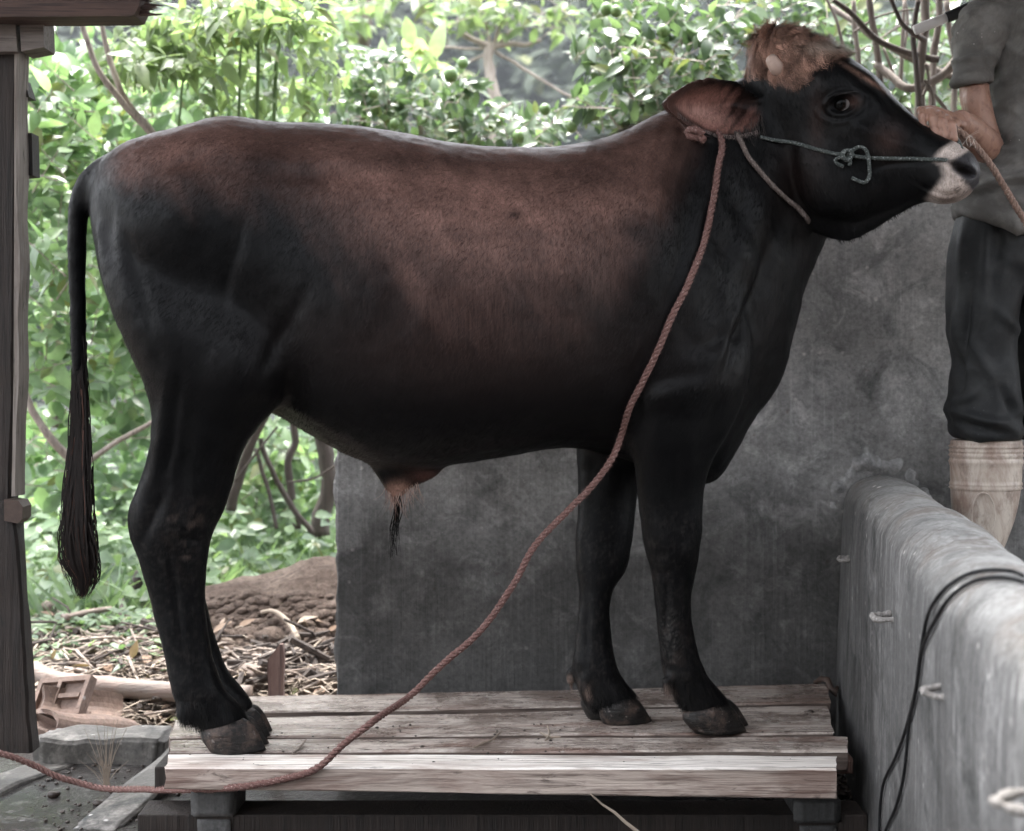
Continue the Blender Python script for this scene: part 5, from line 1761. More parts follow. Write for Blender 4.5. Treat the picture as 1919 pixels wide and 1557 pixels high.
# far wooded slope
sp = []
for k in range(420):
    d = 255 + 430 * r.random() ** 1.3; x = r.uniform(-.48, .48) * d; z0 = gz(x, d)
    R = r.uniform(10, 22); hgt = r.uniform(8, 20)
    for j in range(120):
        q = Vector((r.gauss(0, 1), r.gauss(0, 1), r.gauss(0, 1))).normalized() * r.uniform(.6, 1) ** .5
        p = Vector((x + q.x * R, d + q.y * R, z0 + hgt + q.z * R * 1.1))
        sp.append((p, Vector((r.gauss(0, 1), r.gauss(0, 1), -.3)), Vector((q.x, q.y - .3, q.z + .8)), r.uniform(.7, 1.5), r.randrange(4)))
scatter('far_woods', leaves_of('ovate', M['leaf_far'], 6.5, 4.0), sp, M['leaf_far'])
# ------------------------------------------------------------------ the man behind the low wall (only his right side is in the picture)
DM = 3.36
man = empty('person', (P(1945, 690, DM).x, DM, .44), label='man in a grey T-shirt, black trousers and pale rubber boots holding the nose rope', cat='person')


def ring_px(xl, xr, y, hw, d=DM, m=28, sq=2.3, back=1.0):
    L, R = P(xl, y, d), P(xr, y, d); C = (L + R) / 2; a = (R - L).length / 2; out = []
    for j in range(m):
        t = 2 * math.pi * j / m; c, s_ = math.cos(t), math.sin(t); e = 2 / sq
        out.append(C + Vector((a * math.copysign(abs(c) ** e, c), hw * math.copysign(abs(s_) ** e, s_), 0)))
    return out


def remesh(mb, vox, smooth=4, crease=0):
    me = bpy.data.meshes.new('tmp'); me.from_pydata([tuple(q) for q in mb.v], [], mb.f); me.update()
    bm = bmesh.new(); bm.from_mesh(me); bmesh.ops.recalc_face_normals(bm, faces=bm.faces); bm.to_mesh(me); bm.free()
    tmp = bpy.data.objects.new('tmp', me); COL.objects.link(tmp)
    md = tmp.modifiers.new('r', 'REMESH'); md.mode = 'VOXEL'; md.voxel_size = vox
    out = bpy.data.meshes.new_from_object(tmp.evaluated_get(bpy.context.evaluated_depsgraph_get()))
    bpy.data.objects.remove(tmp)
    vv, ee = mesh_arrays(out)
    for k in range(smooth): vv = vv + .5 * laplace(vv, ee)
    set_v(out, vv)
    for k in range(crease):
        nn = normals_of(out); Lp = laplace(vv, ee); dn = (Lp * nn).sum(1)
        vv = vv + np.where(dn > 0, dn, 0)[:, None] * nn * .8; set_v(out, vv)
    return out, vv, ee


def finish(name, me, mat, par):
    me.materials.clear(); me.materials.append(mat)
    me.polygons.foreach_set('use_smooth', [True] * len(me.polygons))
    me.transform(Matrix.Translation(-par.location))
    o = bpy.data.objects.new(name, me); COL.objects.link(o); o.parent = par
    return o


def ctube(mb, pts, rad, n=18, sides=14):
    pc = crom(np.array([list(p) for p in pts]), n); rc = crom(np.array(rad)[:, None], n)[:, 0]
    mb.tube(pc, list(np.maximum(rc, .001)), sides)


# body: neck, head, torso core, arms, hands
mb = MB()
nb = P(1948, 20, DM)
cz = 2.12
hc = Vector((nb.x + .005, DM - .02, 1.995))
ctube(mb, [nb + Vector((0, .02, -.1)), nb, nb + Vector((0, 0, .09)), hc], [.075, .06, .055, .05])
rings = []
for t in np.linspace(-1, 1, 22):
    zz = hc.z + t * .118
    w = math.sqrt(max(0, 1 - t * t)); jaw = 1 - .22 * max(0, -t) ** 1.5
    rings.append([Vector((hc.x + math.cos(a) * .076 * w * jaw, hc.y + math.sin(a) * .095 * w * jaw + (-.012 if t < 0 else 0) * w, zz)) for a in np.linspace(0, 2 * math.pi, 25)[:-1]])
mb.loft(rings)
fy = hc.y - .09
ctube(mb, [Vector((hc.x, fy + .012, hc.z + .03)), Vector((hc.x, fy - .006, hc.z + .005)), Vector((hc.x, fy - .020, hc.z - .022)), Vector((hc.x, fy + .004, hc.z - .032))], [.007, .009, .014, .006], 10, 10)
for sx in (-1, 1):
    ctube(mb, [Vector((hc.x + sx * .074, hc.y + .008, hc.z + .025)), Vector((hc.x + sx * .086, hc.y + .014, hc.z + .005)), Vector((hc.x + sx * .074, hc.y + .006, hc.z - .03))], [.008, .013, .006], 10, 8)
    ctube(mb, [Vector((hc.x + sx * .014, fy + .008, hc.z + .034)), Vector((hc.x + sx * .032, fy + .006, hc.z + .038)), Vector((hc.x + sx * .052, fy + .020, hc.z + .032))], [.005, .008, .005], 8, 8)
ctube(mb, [Vector((hc.x - .022, fy + .010, hc.z - .062)), Vector((hc.x, fy - .002, hc.z - .060)), Vector((hc.x + .022, fy + .010, hc.z - .062))], [.003, .008, .003], 8, 8)
mb.loft([ring_px(1880, 2010, y, .07) for y in (20, 120, 250, 380, 480)])
# right arm (left in the picture)
sh = P(1850, 50, 3.35); el = P(1850, 268, 3.30); wr_ = P(1797, 226, 3.13)
ctube(mb, [sh, P(1828, 100, 3.312), P(1826, 160, 3.307), P(1834, 215, 3.30), el], [.034, .032, .034, .035, .034], 22, 18)
ctube(mb, [P(1834, 150, 3.295), P(1828, 188, 3.285), P(1836, 235, 3.285)], [.02, .028, .016], 10, 12)
ctube(mb, [el + Vector((.004, .0, -.012)), el.lerp(wr_, .25) + Vector((0, 0, -.010)), el.lerp(wr_, .6), wr_], [.037, .040, .033, .025], 20, 18)
# fist: palm, four curled fingers, thumb
kn = [P(1725, 208, 3.036), P(1742, 211, 3.026), P(1759, 217, 3.020), P(1775, 225, 3.018)]
rings = []
for t in np.linspace(0, 1, 9):
    c = wr_.lerp(P(1756, 214, 3.085), t)
    hw = .025 + .010 * math.sin(min(1, t * 1.3) * 1.5)
    rings.append([c + Vector((.75, -.05, -.25)).normalized() * math.cos(a) * hw + Vector((-.1, .05, .9)).normalized() * math.sin(a) * (.017 + .002 * t) for a in np.linspace(0, 2 * math.pi, 17)[:-1]])
mb.loft(rings)
fl_ = [(.0088, .95), (.0091, 1.05), (.0089, 1.0), (.0082, .88)]
for k, (fr_, ln) in enumerate(fl_):
    K = kn[k]
    p1_ = K + Vector((-.002 + .003 * k, -.020, -.016)) * ln
    p2_ = p1_ + Vector((.005, -.001, -.033)) * ln
    p3_ = p2_ + Vector((.006, .020, -.008)) * ln
    root = P(1762 + 5 * k, 216 + 2 * k, 3.085)
    ctube(mb, [root, root.lerp(K, .6) + Vector((0, 0, .004)), K + Vector((0, 0, .002)), K + Vector((0, -.004, -.002))], [fr_, fr_, fr_ * 1.08, fr_ * .7], 12, 12)
    ctube(mb, [K, K.lerp(p1_, .5), p1_, p1_ + Vector((0, -.002, -.004))], [fr_ * 1.05, fr_ * .93, fr_ * 1.04, fr_ * .7], 12, 12)
    ctube(mb, [p1_ + Vector((0, 0, .004)), p1_, p1_.lerp(p2_, .5), p2_, p2_ + Vector((0, 0, -.005))], [fr_ * .7, fr_ * 1.03, fr_ * .90, fr_ * .96, fr_ * .6], 14, 12)
    ctube(mb, [p2_, p2_.lerp(p3_, .6), p3_], [fr_ * .95, fr_ * .88, fr_ * .5], 10, 12)
th0 = P(1790, 228, 3.10)
ctube(mb, [th0, P(1782, 240, 3.06), P(1772, 249, 3.035), P(1758, 252, 3.03), P(1752, 252, 3.03)], [.0145, .0125, .0115, .0105, .006], 18, 12)
# left arm (outside the frame), hanging, with its hand
s2 = P(2050, 45, DM)
e2 = P(2078, 270, DM + .02); w2 = P(2070, 450, DM - .06)
ctube(mb, [s2, s2.lerp(e2, .5), e2], [.055, .046, .038], 16, 16); ctube(mb, [e2, e2.lerp(w2, .3), w2], [.038, .042, .026], 16, 16)
mb.loft([[w2 + Vector((math.cos(a) * .014, math.sin(a) * .040 * f, 0)) + Vector((0, 0, -z)) for a in np.linspace(0, 2 * math.pi, 17)[:-1]] for z, f in ((0, .7), (.03, .95), (.07, 1.05), (.09, .95))])
for k in range(4):
    b = w2 + Vector((0, -.030 + .020 * k, -.085)); ln = (.9, 1, .95, .8)[k]
    ctube(mb, [b, b + Vector((-.006, 0, -.035 * ln)), b + Vector((-.020, 0, -.062 * ln)), b + Vector((-.036, 0, -.078 * ln))], [.010, .010, .009, .005], 12, 10)
ctube(mb, [w2 + Vector((0, -.03, -.02)), w2 + Vector((-.012, -.052, -.05)), w2 + Vector((-.02, -.056, -.08))], [.014, .012, .007], 10, 10)
bmesh_, bv, be = remesh(mb, .0027, 1, 0)
nn = normals_of(bmesh_)
bx, by = to_px(bv)
# tendon and vein relief on the arm
armz = (bx < 1870) & (by > 160)
bv = bv + nn * (np.where(armz, .0016 * fbm(bv, 26, 5, 3), 0))[:, None]
set_v(bmesh_, bv)
finish('body', bmesh_, M['skin'], man)

# finger nails
for k in range(3):
    pass

# hair cap, eyes
hr = MB(); rings = []
for t in np.linspace(-.15, 1, 12):
    zz = hc.z + .012 + t * .118; w = math.sqrt(max(0, 1 - t * t))
    rings.append([Vector((hc.x + math.cos(a) * .081 * w, hc.y + .008 + math.sin(a) * (.100 if math.sin(a) > 0 else .090) * w, zz + (.03 * max(0, -math.sin(a)) if t < .3 else 0))) for a in np.linspace(0, 2 * math.pi, 25)[:-1]])
hr.loft(rings); hr.build('hair', M['hair_black'], man, True)
for sx in (-1, 1):
    bm = bmesh.new(); bmesh.ops.create_uvsphere(bm, u_segments=16, v_segments=12, radius=.011)
    c_ = Vector((hc.x + sx * .031, hc.y - .072, hc.z + .018)); vs = [w.co + c_ for w in bm.verts]
    o = mesh_obj('eye', [tuple(q) for q in vs], [[w.index for w in fa.verts] for fa in bm.faces], M['eye'], man, True); bm.free()
    set_col(o.data, 'coat', np.array([(.012, .008, .006) if (q - c_).normalized().y < -.8 else (.6, .58, .55) for q in vs]))

# T-shirt
mb = MB()
tor = [(1895, 2000, 2, .055), (1868, 2028, 12, .075), (1850, 2052, 30, .090), (1852, 2058, 70, .102), (1854, 2054, 140, .108), (1854, 2050, 210, .110), (1846, 2052, 260, .115), (1822, 2060, 310, .124), (1806, 2070, 355, .128), (1794, 2080, 393, .132), (1793, 2082, 404, .132)]
tt = crom(np.array([list(q) for q in tor], float), 46)
mb.loft([ring_px(a, b, y + (a * 0), h, DM, 40) for a, b, y, h in tt])
for sx in (0, 1):
    if sx == 0: st = [(1888, 34, DM, .050), (1858, 42, 3.345, .062), (1838, 66, 3.325, .058), (1829, 105, 3.31, .050), (1826, 145, 3.305, .047), (1825.5, 157, 3.305, .047)]
    else: st = [(2010, 30, DM, .06), (2040, 40, DM, .066), (2058, 80, DM, .062), (2066, 130, DM, .058), (2068, 162, DM, .058)]
    ctube(mb, [P(a, b, d) for a, b, d, q in st], [q for *_, q in st], 24, 24)
sm, sv, se = remesh(mb, .0050, 3, 2)
sx_, sy_ = to_px(sv); nn = normals_of(sm)


def folds(pxs, pys, lst):
    o = np.zeros(len(pxs))
    for (x, y, L, W, ang, am) in lst:
        c, s_ = math.cos(math.radians(ang)), math.sin(math.radians(ang))
        u = ((pxs - x) * c + (pys - y) * s_) / L; w = (-(pxs - x) * s_ + (pys - y) * c) / W
        o += am * np.exp(-u * u - w * w)
    return o


fd = folds(sx_, sy_, [(1900, 335, 60, 9, -12, .010), (1880, 352, 70, 8, -8, -.010), (1905, 375, 50, 7, 14, -.008), (1890, 390, 60, 7, 12, .007), (1875, 250, 30, 9, 55, -.008), (1868, 236, 30, 8, 55, .008), (1880, 285, 40, 10, -35, .007), (1820, 110, 30, 6, -10, .004), (1830, 95, 30, 6, -20, -.004), (1835, 128, 26, 5, -12, .004), (1850, 90, 10, 50, -8, -.007), (1905, 230, 14, 60, 5, .004), (1918, 310, 50, 8, -25, -.007), (1840, 330, 30, 8, 30, .006)])
fd = fd + .0035 * fbm(sv, 9, 91, 3) + .0015 * vnoise(sv * np.array((1, 1, 2.0)), 30, 92)
# hems stand out a little
fd = fd + .0022 * np.exp(-((sy_ - np.interp(sx_, [1790, 1919, 2080], [392, 405, 400])) / 5) ** 2) * (sx_ < 2100) * (sy_ > 350)
rg = (1 - np.abs(fbm(sv * np.array((1.0, 1.0, 2.4)) + .15 * np.stack([fbm(sv, 4, q, 2) for q in (5, 6, 7)], 1), 7, 97, 2))) ** 5
rg2 = (1 - np.abs(fbm(sv @ np.array(((.8, 0, .6), (0, 1, 0), (-.6, 0, .8))) * np.array((.7, 1, 2.2)), 10, 99, 2))) ** 6
fd = fd * 1.7 + .010 * rg + .007 * rg2
sv = sv + nn * fd[:, None]
# the front hem dips to the right
dip = np.interp(sx_, [1790, 1850, 1919, 2000], [0, .016, .038, .02]) * sstep(340, 395, sy_)
sv[:, 2] -= dip
set_v(sm, sv)
finish('shirt', sm, M['shirt'], man)
cl = MB(); pts = [P(1945, 8, DM) + Vector((math.cos(a) * .062, math.sin(a) * .070, .008 * math.sin(a) + .0)) for a in np.linspace(0, 2 * math.pi, 37)]
cl.tube(pts, .009, 8, False); cl.build('collar', M['shirt'], man, True)

# trousers
mb = MB()
lg = [(1800, 1925, 395, .095), (1789, 1925, 430, .10), (1778, 1922, 500, .10), (1774, 1916, 560, .098), (1775, 1908, 620, .094), (1781, 1908, 680, .09), (1780, 1912, 740, .09), (1778, 1916, 790, .092), (1782, 1918, 812, .088), (1792, 1910, 826, .075)]
lt = crom(np.array(lg, float), 44)
mb.loft([ring_px(a, b, y, h, DM, 36, 2.2) for a, b, y, h in lt])
mb.loft([ring_px(1900 + 1900 - 1800 + (1925 - b) * .0 + 10, 2095 - (a - 1775) * .5, y, h, DM + .02, 36, 2.2) if False else ring_px(1906, 2078, y, h, DM + .05, 36, 2.2) for a, b, y, h in lt])
mb.loft([ring_px(a, b, y, h, DM, 36, 2.4) for a, b, y, h in ((1830, 2060, 384, .10), (1800, 2080, 402, .122), (1790, 2084, 450, .125), (1800, 2070, 500, .11), (1850, 2030, 545, .07))])
tm, tv, te = remesh(mb, .0062, 3, 10)
tx_, ty_ = to_px(tv); nn = normals_of(tm)
fd = folds(tx_, ty_, [(1795, 600, 12, 50, 8, .010), (1808, 620, 8, 60, 8, -.010), (1790, 690, 10, 40, -10, -.012), (1860, 700, 60, 12, 55, .010), (1885, 740, 60, 10, 62, -.010), (1830, 800, 50, 9, 15, -.008), (1840, 785, 60, 9, 14, .008), (1870, 470, 10, 80, 4, -.006), (1845, 520, 10, 90, 3, .006), (1800, 480, 9, 60, 5, .005), (1890, 600, 40, 9, 40, .006), (1805, 745, 30, 9, -30, .006)])
fd = fd + .0045 * fbm(tv, 8, 95, 3)
rg = (1 - np.abs(fbm(tv @ np.array(((.9, 0, .43), (0, 1, 0), (-.43, 0, .9))) * np.array((2.2, 1, .8)), 6, 197, 2))) ** 5
rg2 = (1 - np.abs(fbm(tv * np.array((.8, 1, 2.0)), 8, 199, 2))) ** 6 * sstep(700, 790, ty_)
set_v(tm, tv + nn * (fd * 1.8 + .006 * rg + .007 * rg2 - .006)[:, None])
finish('trousers', tm, M['trousers'], man)

# boots
for kx, off in ((0, 0), (1, 160)):
    b_ = [(1789, 1911, 825, .062), (1783, 1914, 832, .066), (1783, 1913, 900, .064), (1786, 1903, 960, .060), (1793, 1886, 1010, .054), (1799, 1868, 1050, .048), (1800, 1860, 1080, .048), (1798, 1862, 1105, .052)]
    bb = crom(np.array(b_, float), 150); rings = []
    for a, b, y, h in bb:
        rib = 0
        for y0 in (836, 844, 852, 862, 868, 906, 913): rib += 3.6 * math.exp(-((y - y0) / 1.9) ** 2)
        rings.append(ring_px(a - rib + off, b + rib + off, y, h + rib * .0013, DM + (.03 if kx else 0), 32, 2.1))
    m_ = MB(); m_.loft(rings)
    c0 = P(1830 + off, 1105, DM + (.03 if kx else 0)); zf = .455
    fr = []
    for t in np.linspace(0, 1, 14):
        yy = c0.y + .075 - .29 * t
        hh = np.interp(t, [0, .15, .4, .7, .9, 1], [.05, .085, .09, .06, .045, .012]); ww = np.interp(t, [0, .15, .4, .7, .9, 1], [.025, .036, .04, .048, .038, .010])
        fr.append([Vector((c0.x + math.cos(a) * ww - .02 * t, yy, zf + hh * (.5 + .5 * math.sin(a)))) for a in np.linspace(0, 2 * math.pi, 21)[:-1]])
    m_.loft(fr)
    boot = m_.build('boot', M['boot'], man, True)
    if kx == 0:      # shin badge pressed into the rubber
        pts = [P(1843 + math.cos(a) * 22, 965 + math.sin(a) * 42, DM - .0665) for a in np.linspace(0, 2 * math.pi, 41)]
        m2 = MB(); m2.tube(pts, .0018, 6, False); m2.build('badge_rim', M['boot'], boot, True)
    s_ = MB(); s_.loft([[Vector((p.x, p.y, z)) for p in [Vector((c0.x + math.cos(a) * .047 - .012, c0.y - .07 + math.sin(a) * .15, 0)) for a in np.linspace(0, 2 * math.pi, 25)[:-1]]] for z in (.441, .462)])
    s_.build('sole', M['sole'], boot)

# knife slung behind the shoulder
kd = 3.55
knife = empty('machete', P(1790, 30, kd), label='machete with a pale end and black wrapped grip behind the shoulder of the man', cat='machete')
a, b = P(1714, 57, kd), P(1774, 33, kd)
axis = (b - a).normalized(); upv = Vector((-axis.z, 0, axis.x))
rings = []
for t, h in ((0, .0118), (.06, .0128), (.5, .0128), (1.0, .0118)):
    c = a.lerp(b, t); rings.append([c + upv * math.sin(q) * h + Vector((0, 1, 0)) * math.cos(q) * .008 for q in np.linspace(0, 2 * math.pi, 13)[:-1]])
m_ = MB(); m_.loft(rings); m_.build('pale_end', M['blade'], knife, True)
rings = []; e = P(1836, 8, kd)
for t in np.linspace(0, 1, 40):
    c = b.lerp(e, t); h = (.0135 + .004 * t) * (1 + .05 * math.sin(t * 90))
    rings.append([c + upv * math.sin(q) * h + Vector((0, 1, 0)) * math.cos(q) * .011 for q in np.linspace(0, 2 * math.pi, 13)[:-1]])
m_ = MB(); m_.loft(rings); m_.build('grip', M['wrap'], knife, True)
m_ = MB(); c = P(1818, 17, kd - .012); m_.tube([c, c + Vector((0, -.004, 0))], [.006, .005], 10); m_.build('rivet', M['steel'], knife, True)
f2 = P(1980, -52, kd); rings = []
for t, h in ((0, .02), (.3, .026), (.8, .03), (1, .006)):
    c = e.lerp(f2, t); rings.append([c + upv * h, c + Vector((0, .003, 0)), c - upv * h, c - Vector((0, .003, 0))])
m_ = MB(); m_.loft(rings); m_.build('blade', M['steel'], knife)
# ------------------------------------------------------------------ ropes, cable, rings
def resample(pts, step):
    p = crom(np.array([list(q) for q in pts]), max(80, len(pts) * 24))
    s = np.concatenate([[0], np.cumsum(np.linalg.norm(np.diff(p, axis=0), axis=1))])
    n = max(4, int(s[-1] / step)); t = np.linspace(0, s[-1], n)
    return np.stack([np.interp(t, s, p[:, k]) for k in range(3)], 1), t


def rope(name, pts, R, mat, parent=None, pitch=None, strands_=3, sides=6, fuzz=0, own=True):
    pitch = pitch or R * 5.2
    p, t = resample(pts, pitch / 7)
    p = p + R * .45 * np.stack([fbm(p, 11, q, 3) for q in (201, 202, 203)], 1)
    tan = np.gradient(p, axis=0); tan /= np.linalg.norm(tan, axis=1)[:, None]
    up = np.array((0.1, -1, .1)); a = np.empty_like(p)
    for i in range(len(p)):
        up = up - tan[i] * up.dot(tan[i]); up /= np.linalg.norm(up); a[i] = up
    b = np.cross(tan, a)
    m_ = MB()
    for k in range(strands_):
        ph = t / pitch * 2 * math.pi + k * 2 * math.pi / strands_
        q = p + (a * np.cos(ph)[:, None] + b * np.sin(ph)[:, None]) * R * .50
        m_.tube([Vector(w) for w in q], R * .56, sides)
    if fuzz:
        for k in range(fuzz):
            i = rng.integers(1, len(p) - 1); an = rng.random() * 6.28
            o_ = a[i] * math.cos(an) + b[i] * math.sin(an)
            s0 = Vector(p[i] + o_ * R * .95); e0 = Vector(p[i] + o_ * R * (1.15 + .45 * rng.random()) + tan[i] * R * rng.normal() * 1.2)
            w = Vector(tan[i]) * .0004
            n = len(m_.v); m_.v += [tuple(s0 - w), tuple(s0 + w), tuple(e0)]; m_.f.append((n, n + 1, n + 2))
    return m_.build(name, mat, parent, True)


# long red-brown lead rope
pts = [hit(1330, 238, None, -.03), hit(1352, 262, None, .008), hit(1346, 310, None, .009), hit(1337, 375, None, .009), hit(1318, 460, None, .009), hit(1290, 530, None, .009), hit(1258, 595, None, .009), hit(1235, 650, None, .009),
       hit(1205, 715, None, .010), hit(1180, 765, None, .012), hit(1165, 815, None, .016)]
d0 = pts[-1].y
for (x, y, d) in ((1150, 855, d0 - .005), (1112, 908, d0 - .01), (1060, 962, d0 - .015), (1002, 1025, d0 - .02), (960, 1100, d0 - .025), (900, 1182, d0 - .03), (830, 1244, d0 - .03), (770, 1302, d0 - .03), (705, 1348, 2.80), (645, 1395, 2.82), (590, 1442, 2.83), (510, 1465, 2.83),
                  (425, 1476, 2.84), (340, 1479, 2.95), (250, 1479, 3.10), (180, 1475, 3.16), (110, 1456, 3.16), (50, 1428, 3.14), (0, 1412, 3.12), (-90, 1398, 3.1), (-220, 1390, 3.08)):
    q = P(x, y, d); q.z = max(q.z, .034 if x < 320 else .012); pts.append(q)
lead = rope('lead_rope', pts, .0072, M['rope_red'], None, fuzz=5200)
tag(lead, 'long red brown twisted rope hanging from the neck down across the planks', 'rope')
kt_ = [hit(1318, 250, None, .01), hit(1300, 240, None, .012), hit(1289, 246, None, .014), hit(1296, 254, None, .016), hit(1310, 256, None, .016), hit(1322, 262, None, .016)]
rope('knot_end', kt_, .0085, M['rope_red'], lead, fuzz=300)

neckr = rope('neck_rope', [hit(1372, 244, None, -.02), hit(1386, 260, None, .007), hit(1402, 292, None, .007), hit(1425, 322, None, .007), hit(1450, 350, None, .007), hit(1476, 374, None, .007), hit(1497, 390, None, .006), hit(1515, 412, None, .002), CU(1535, 450, .03)], .0056, M['rope_grey'], None, fuzz=700)
tag(neckr, 'grey brown rope round the neck running from the ear to the throat', 'rope')

halter = empty('halter', hit(1590, 292, None, .01), label='thin green grey cord halter knotted on the cheek and tied through the nose', cat='halter')
rope('cord', [hit(1425, 256, None, .002), hit(1450, 262, None, .006), hit(1490, 269, None, .006), hit(1530, 280, None, .006), hit(1565, 288, None, .006), hit(1590, 291, None, .008), hit(1625, 296, None, .006), hit(1670, 297, None, .006), hit(1715, 298, None, .006), hit(1745, 299, None, .006), hit(1768, 300, None, .004), hit(1790, 306, None, -.008)], .0044, M['rope_green'], halter)
K = hit(1588, 292, None, .012)
kp = []
for k in range(30):
    a = k * 1.05
    kp.append(K + Vector((.010 * math.cos(a) * (1 + .3 * math.sin(k)), -.004 - .004 * math.sin(a * .7), .010 * math.sin(a))))
rope('knot', kp, .0044, M['rope_green'], halter)
rope('loop', [K, hit(1598, 282, None, .018), hit(1612, 276, None, .016), hit(1623, 281, None, .014), hit(1627, 294, None, .014), hit(1629, 312, None, .012), hit(1630, 330, None, .012), hit(1622, 342, None, .012), hit(1610, 340, None, .012), hit(1597, 334, None, .010)], .0042, M['rope_green'], halter)
rope('loose_end', [K, hit(1570, 297, None, .01), hit(1566, 302, None, .012), hit(1572, 308, None, .012), hit(1581, 312, None, .012)], .0040, M['rope_green'], halter)
rope('loose_end', [K, hit(1594, 302, None, .014), hit(1592, 310, None, .014)], .0040, M['rope_green'], halter)
rope('nose_cord', [P(1772, 228, 3.05), P(1780, 242, 3.035), P(1788, 252, 3.03), hit(1796, 266, None, .004), hit(1802, 280, None, -.006)], .0046, M['rope_green'], halter)

hand_rope = rope('hand_rope', [P(1766, 232, 3.07), P(1782, 236, 3.035), P(1800, 247, 3.02), P(1825, 268, 3.02), P(1850, 298, 3.02), P(1872, 332, 3.03), P(1890, 362, 3.05), P(1905, 390, 3.06), P(1925, 425, 3.08), P(1960, 500, 3.1), P(1990, 640, 3.12), P(2000, 850, 3.15), P(2010, 1000, 3.2)], .0075, M['rope_pale'], None, fuzz=120)
tag(hand_rope, 'pale brown rope running from the fist down past the grey shirt', 'rope')

# cable over the low wall
_b = bmesh.new(); _b.from_mesh(low_wall.data); LW_BVH = BVHTree.FromBMesh(_b); _b.free()


def on_wall(path, off):
    out = []; last = 2.0
    for x, y in path:
        d = (P(x, y, 1) - CAMP).normalized()
        loc, n, i, dist = LW_BVH.ray_cast(CAMP, d)
        if loc is None: out.append(P(x, y, last + .03))
        else: out.append(loc + n * off if n.dot(d) < 0 else loc - n * off); last = loc.y
    return out


cab = empty('cable', (lw_in(2.0), 2.0, .6), label='black cable doubled over the low wall and hanging down its face', cat='cable')
for path in ([(1919, 1086), (1900, 1078), (1870, 1075), (1838, 1077), (1808, 1086), (1778, 1106), (1756, 1132), (1744, 1160), (1737, 1195), (1730, 1240), (1724, 1285), (1714, 1330), (1702, 1372), (1684, 1420), (1664, 1460), (1656, 1500), (1653, 1556), (1652, 1620)],
             [(1919, 1098), (1895, 1091), (1865, 1089), (1832, 1094), (1802, 1110), (1778, 1134), (1758, 1166), (1743, 1196), (1733, 1226), (1727, 1270), (1720, 1310), (1711, 1350), (1707, 1390), (1703, 1430), (1697, 1470), (1684, 1515), (1664, 1560), (1650, 1610)]):
    pp = on_wall(path, .005); pc, _ = resample(pp, .012)
    m_ = MB(); m_.tube([Vector(q) for q in pc], .0029, 8); m_.build('strand', M['cable'], cab, True)

lab = ['small pale tie loop deepest in the corner of the low wall', 'pale U shaped tie loop left of the hanging cable on the low wall', 'pale crusted tie loop right of the hanging cable on the low wall', 'large pale tie loop on the low wall cut by the right picture edge']
for k, (d, z) in enumerate(((3.42, .51), (2.58, .518), (1.93, .53), (1.42, .535))):
    x = lw_in(d) + .002 - (.022 * float(sstep(2.2, 3.6, np.array(d))) * .2)
    L, W = (.040, .016) if k else (.030, .012)
    a = []
    for t in np.linspace(-1, 1, 15):
        xx = -L * (1 - abs(t) ** 2.6); a.append(Vector((x + xx + .006, d + t * W, z + .002 * math.sin(t * 5 + k) + (.004 * t))))
    m_ = MB(); pc = crom(np.array([list(q) for q in a]), 40)
    rr_ = [.0052 * (1 + .35 * float(vnoise(np.array([[i * .4, k, 0]]), 1, 33)[0])) for i in range(40)]
    m_.tube([Vector(q) for q in pc], rr_, 8)
    o = m_.build('tie_loop', M['loop'], None, True); o.location = (0, 0, 0)
    tag(o, lab[k], 'loop', 'tie loops set in the low wall')

# strand of raffia under the front plank
m_ = MB(); m_.tube([P(1096, 1478, 2.84), P(1112, 1492, 2.83), P(1130, 1508, 2.83), P(1152, 1522, 2.82), P(1172, 1540, 2.81), P(1200, 1562, 2.8), P(1230, 1590, 2.8)], [.001, .0016, .0022, .003, .0034, .004, .004], 5)
tag(m_.build('raffia_strand', M['straw'], None), 'pale raffia strand hanging from the underside of the front plank', 'strand')
m_ = MB(); m_.tube([P(1528, 1279, 3.58), P(1540, 1272, 3.56), P(1552, 1274, 3.54), P(1556, 1288, 3.53), P(1566, 1298, 3.52), P(1570, 1286, 3.53)], [.006, .008, .008, .009, .012, .004], 8)
tag(m_.build('iron_hook', M['iron'], None, True), 'bent dark iron hook at the back right corner of the planks', 'hook')
# ------------------------------------------------------------------ rubbish on the ground at the left, bits on the planks
_b = bmesh.new(); _b.from_mesh(ground.data); GR_BVH = BVHTree.FromBMesh(_b); _b.free()


def gp(px_, py_):
    """where the ray of a pixel meets the ground"""
    return GR_BVH.ray_cast(CAMP, (P(px_, py_, 1) - CAMP).normalized())[0]


def stick(name, path, r0, r1, mat, label, cat, group=None, lift=.006, sides=8, depth=None):
    pts = [gp(x, y) + Vector((0, 0, lift)) for x, y in path] if depth is None else [P(x, y, depth) for x, y in path]
    pc = crom(np.array([list(q) for q in pts]), 16); rr = np.linspace(r0, r1, 16)
    pc = pc + .3 * r0 * np.stack([vnoise(pc * 1.0, 14, q) for q in (1, 2, 3)], 1)
    m_ = MB(); m_.tube([Vector(q) for q in pc], list(rr), sides)
    c = Vector(pc.mean(0)); o = m_.build(name, mat, None, True)
    d = Vector(pc[-1] - pc[0]); o.data.transform(Matrix.Translation(-c))
    R = d.to_track_quat('X', 'Z').to_matrix().to_4x4(); o.data.transform(R.inverted()); o.matrix_world = Matrix.Translation(c) @ R
    return tag(o, label, cat, group)


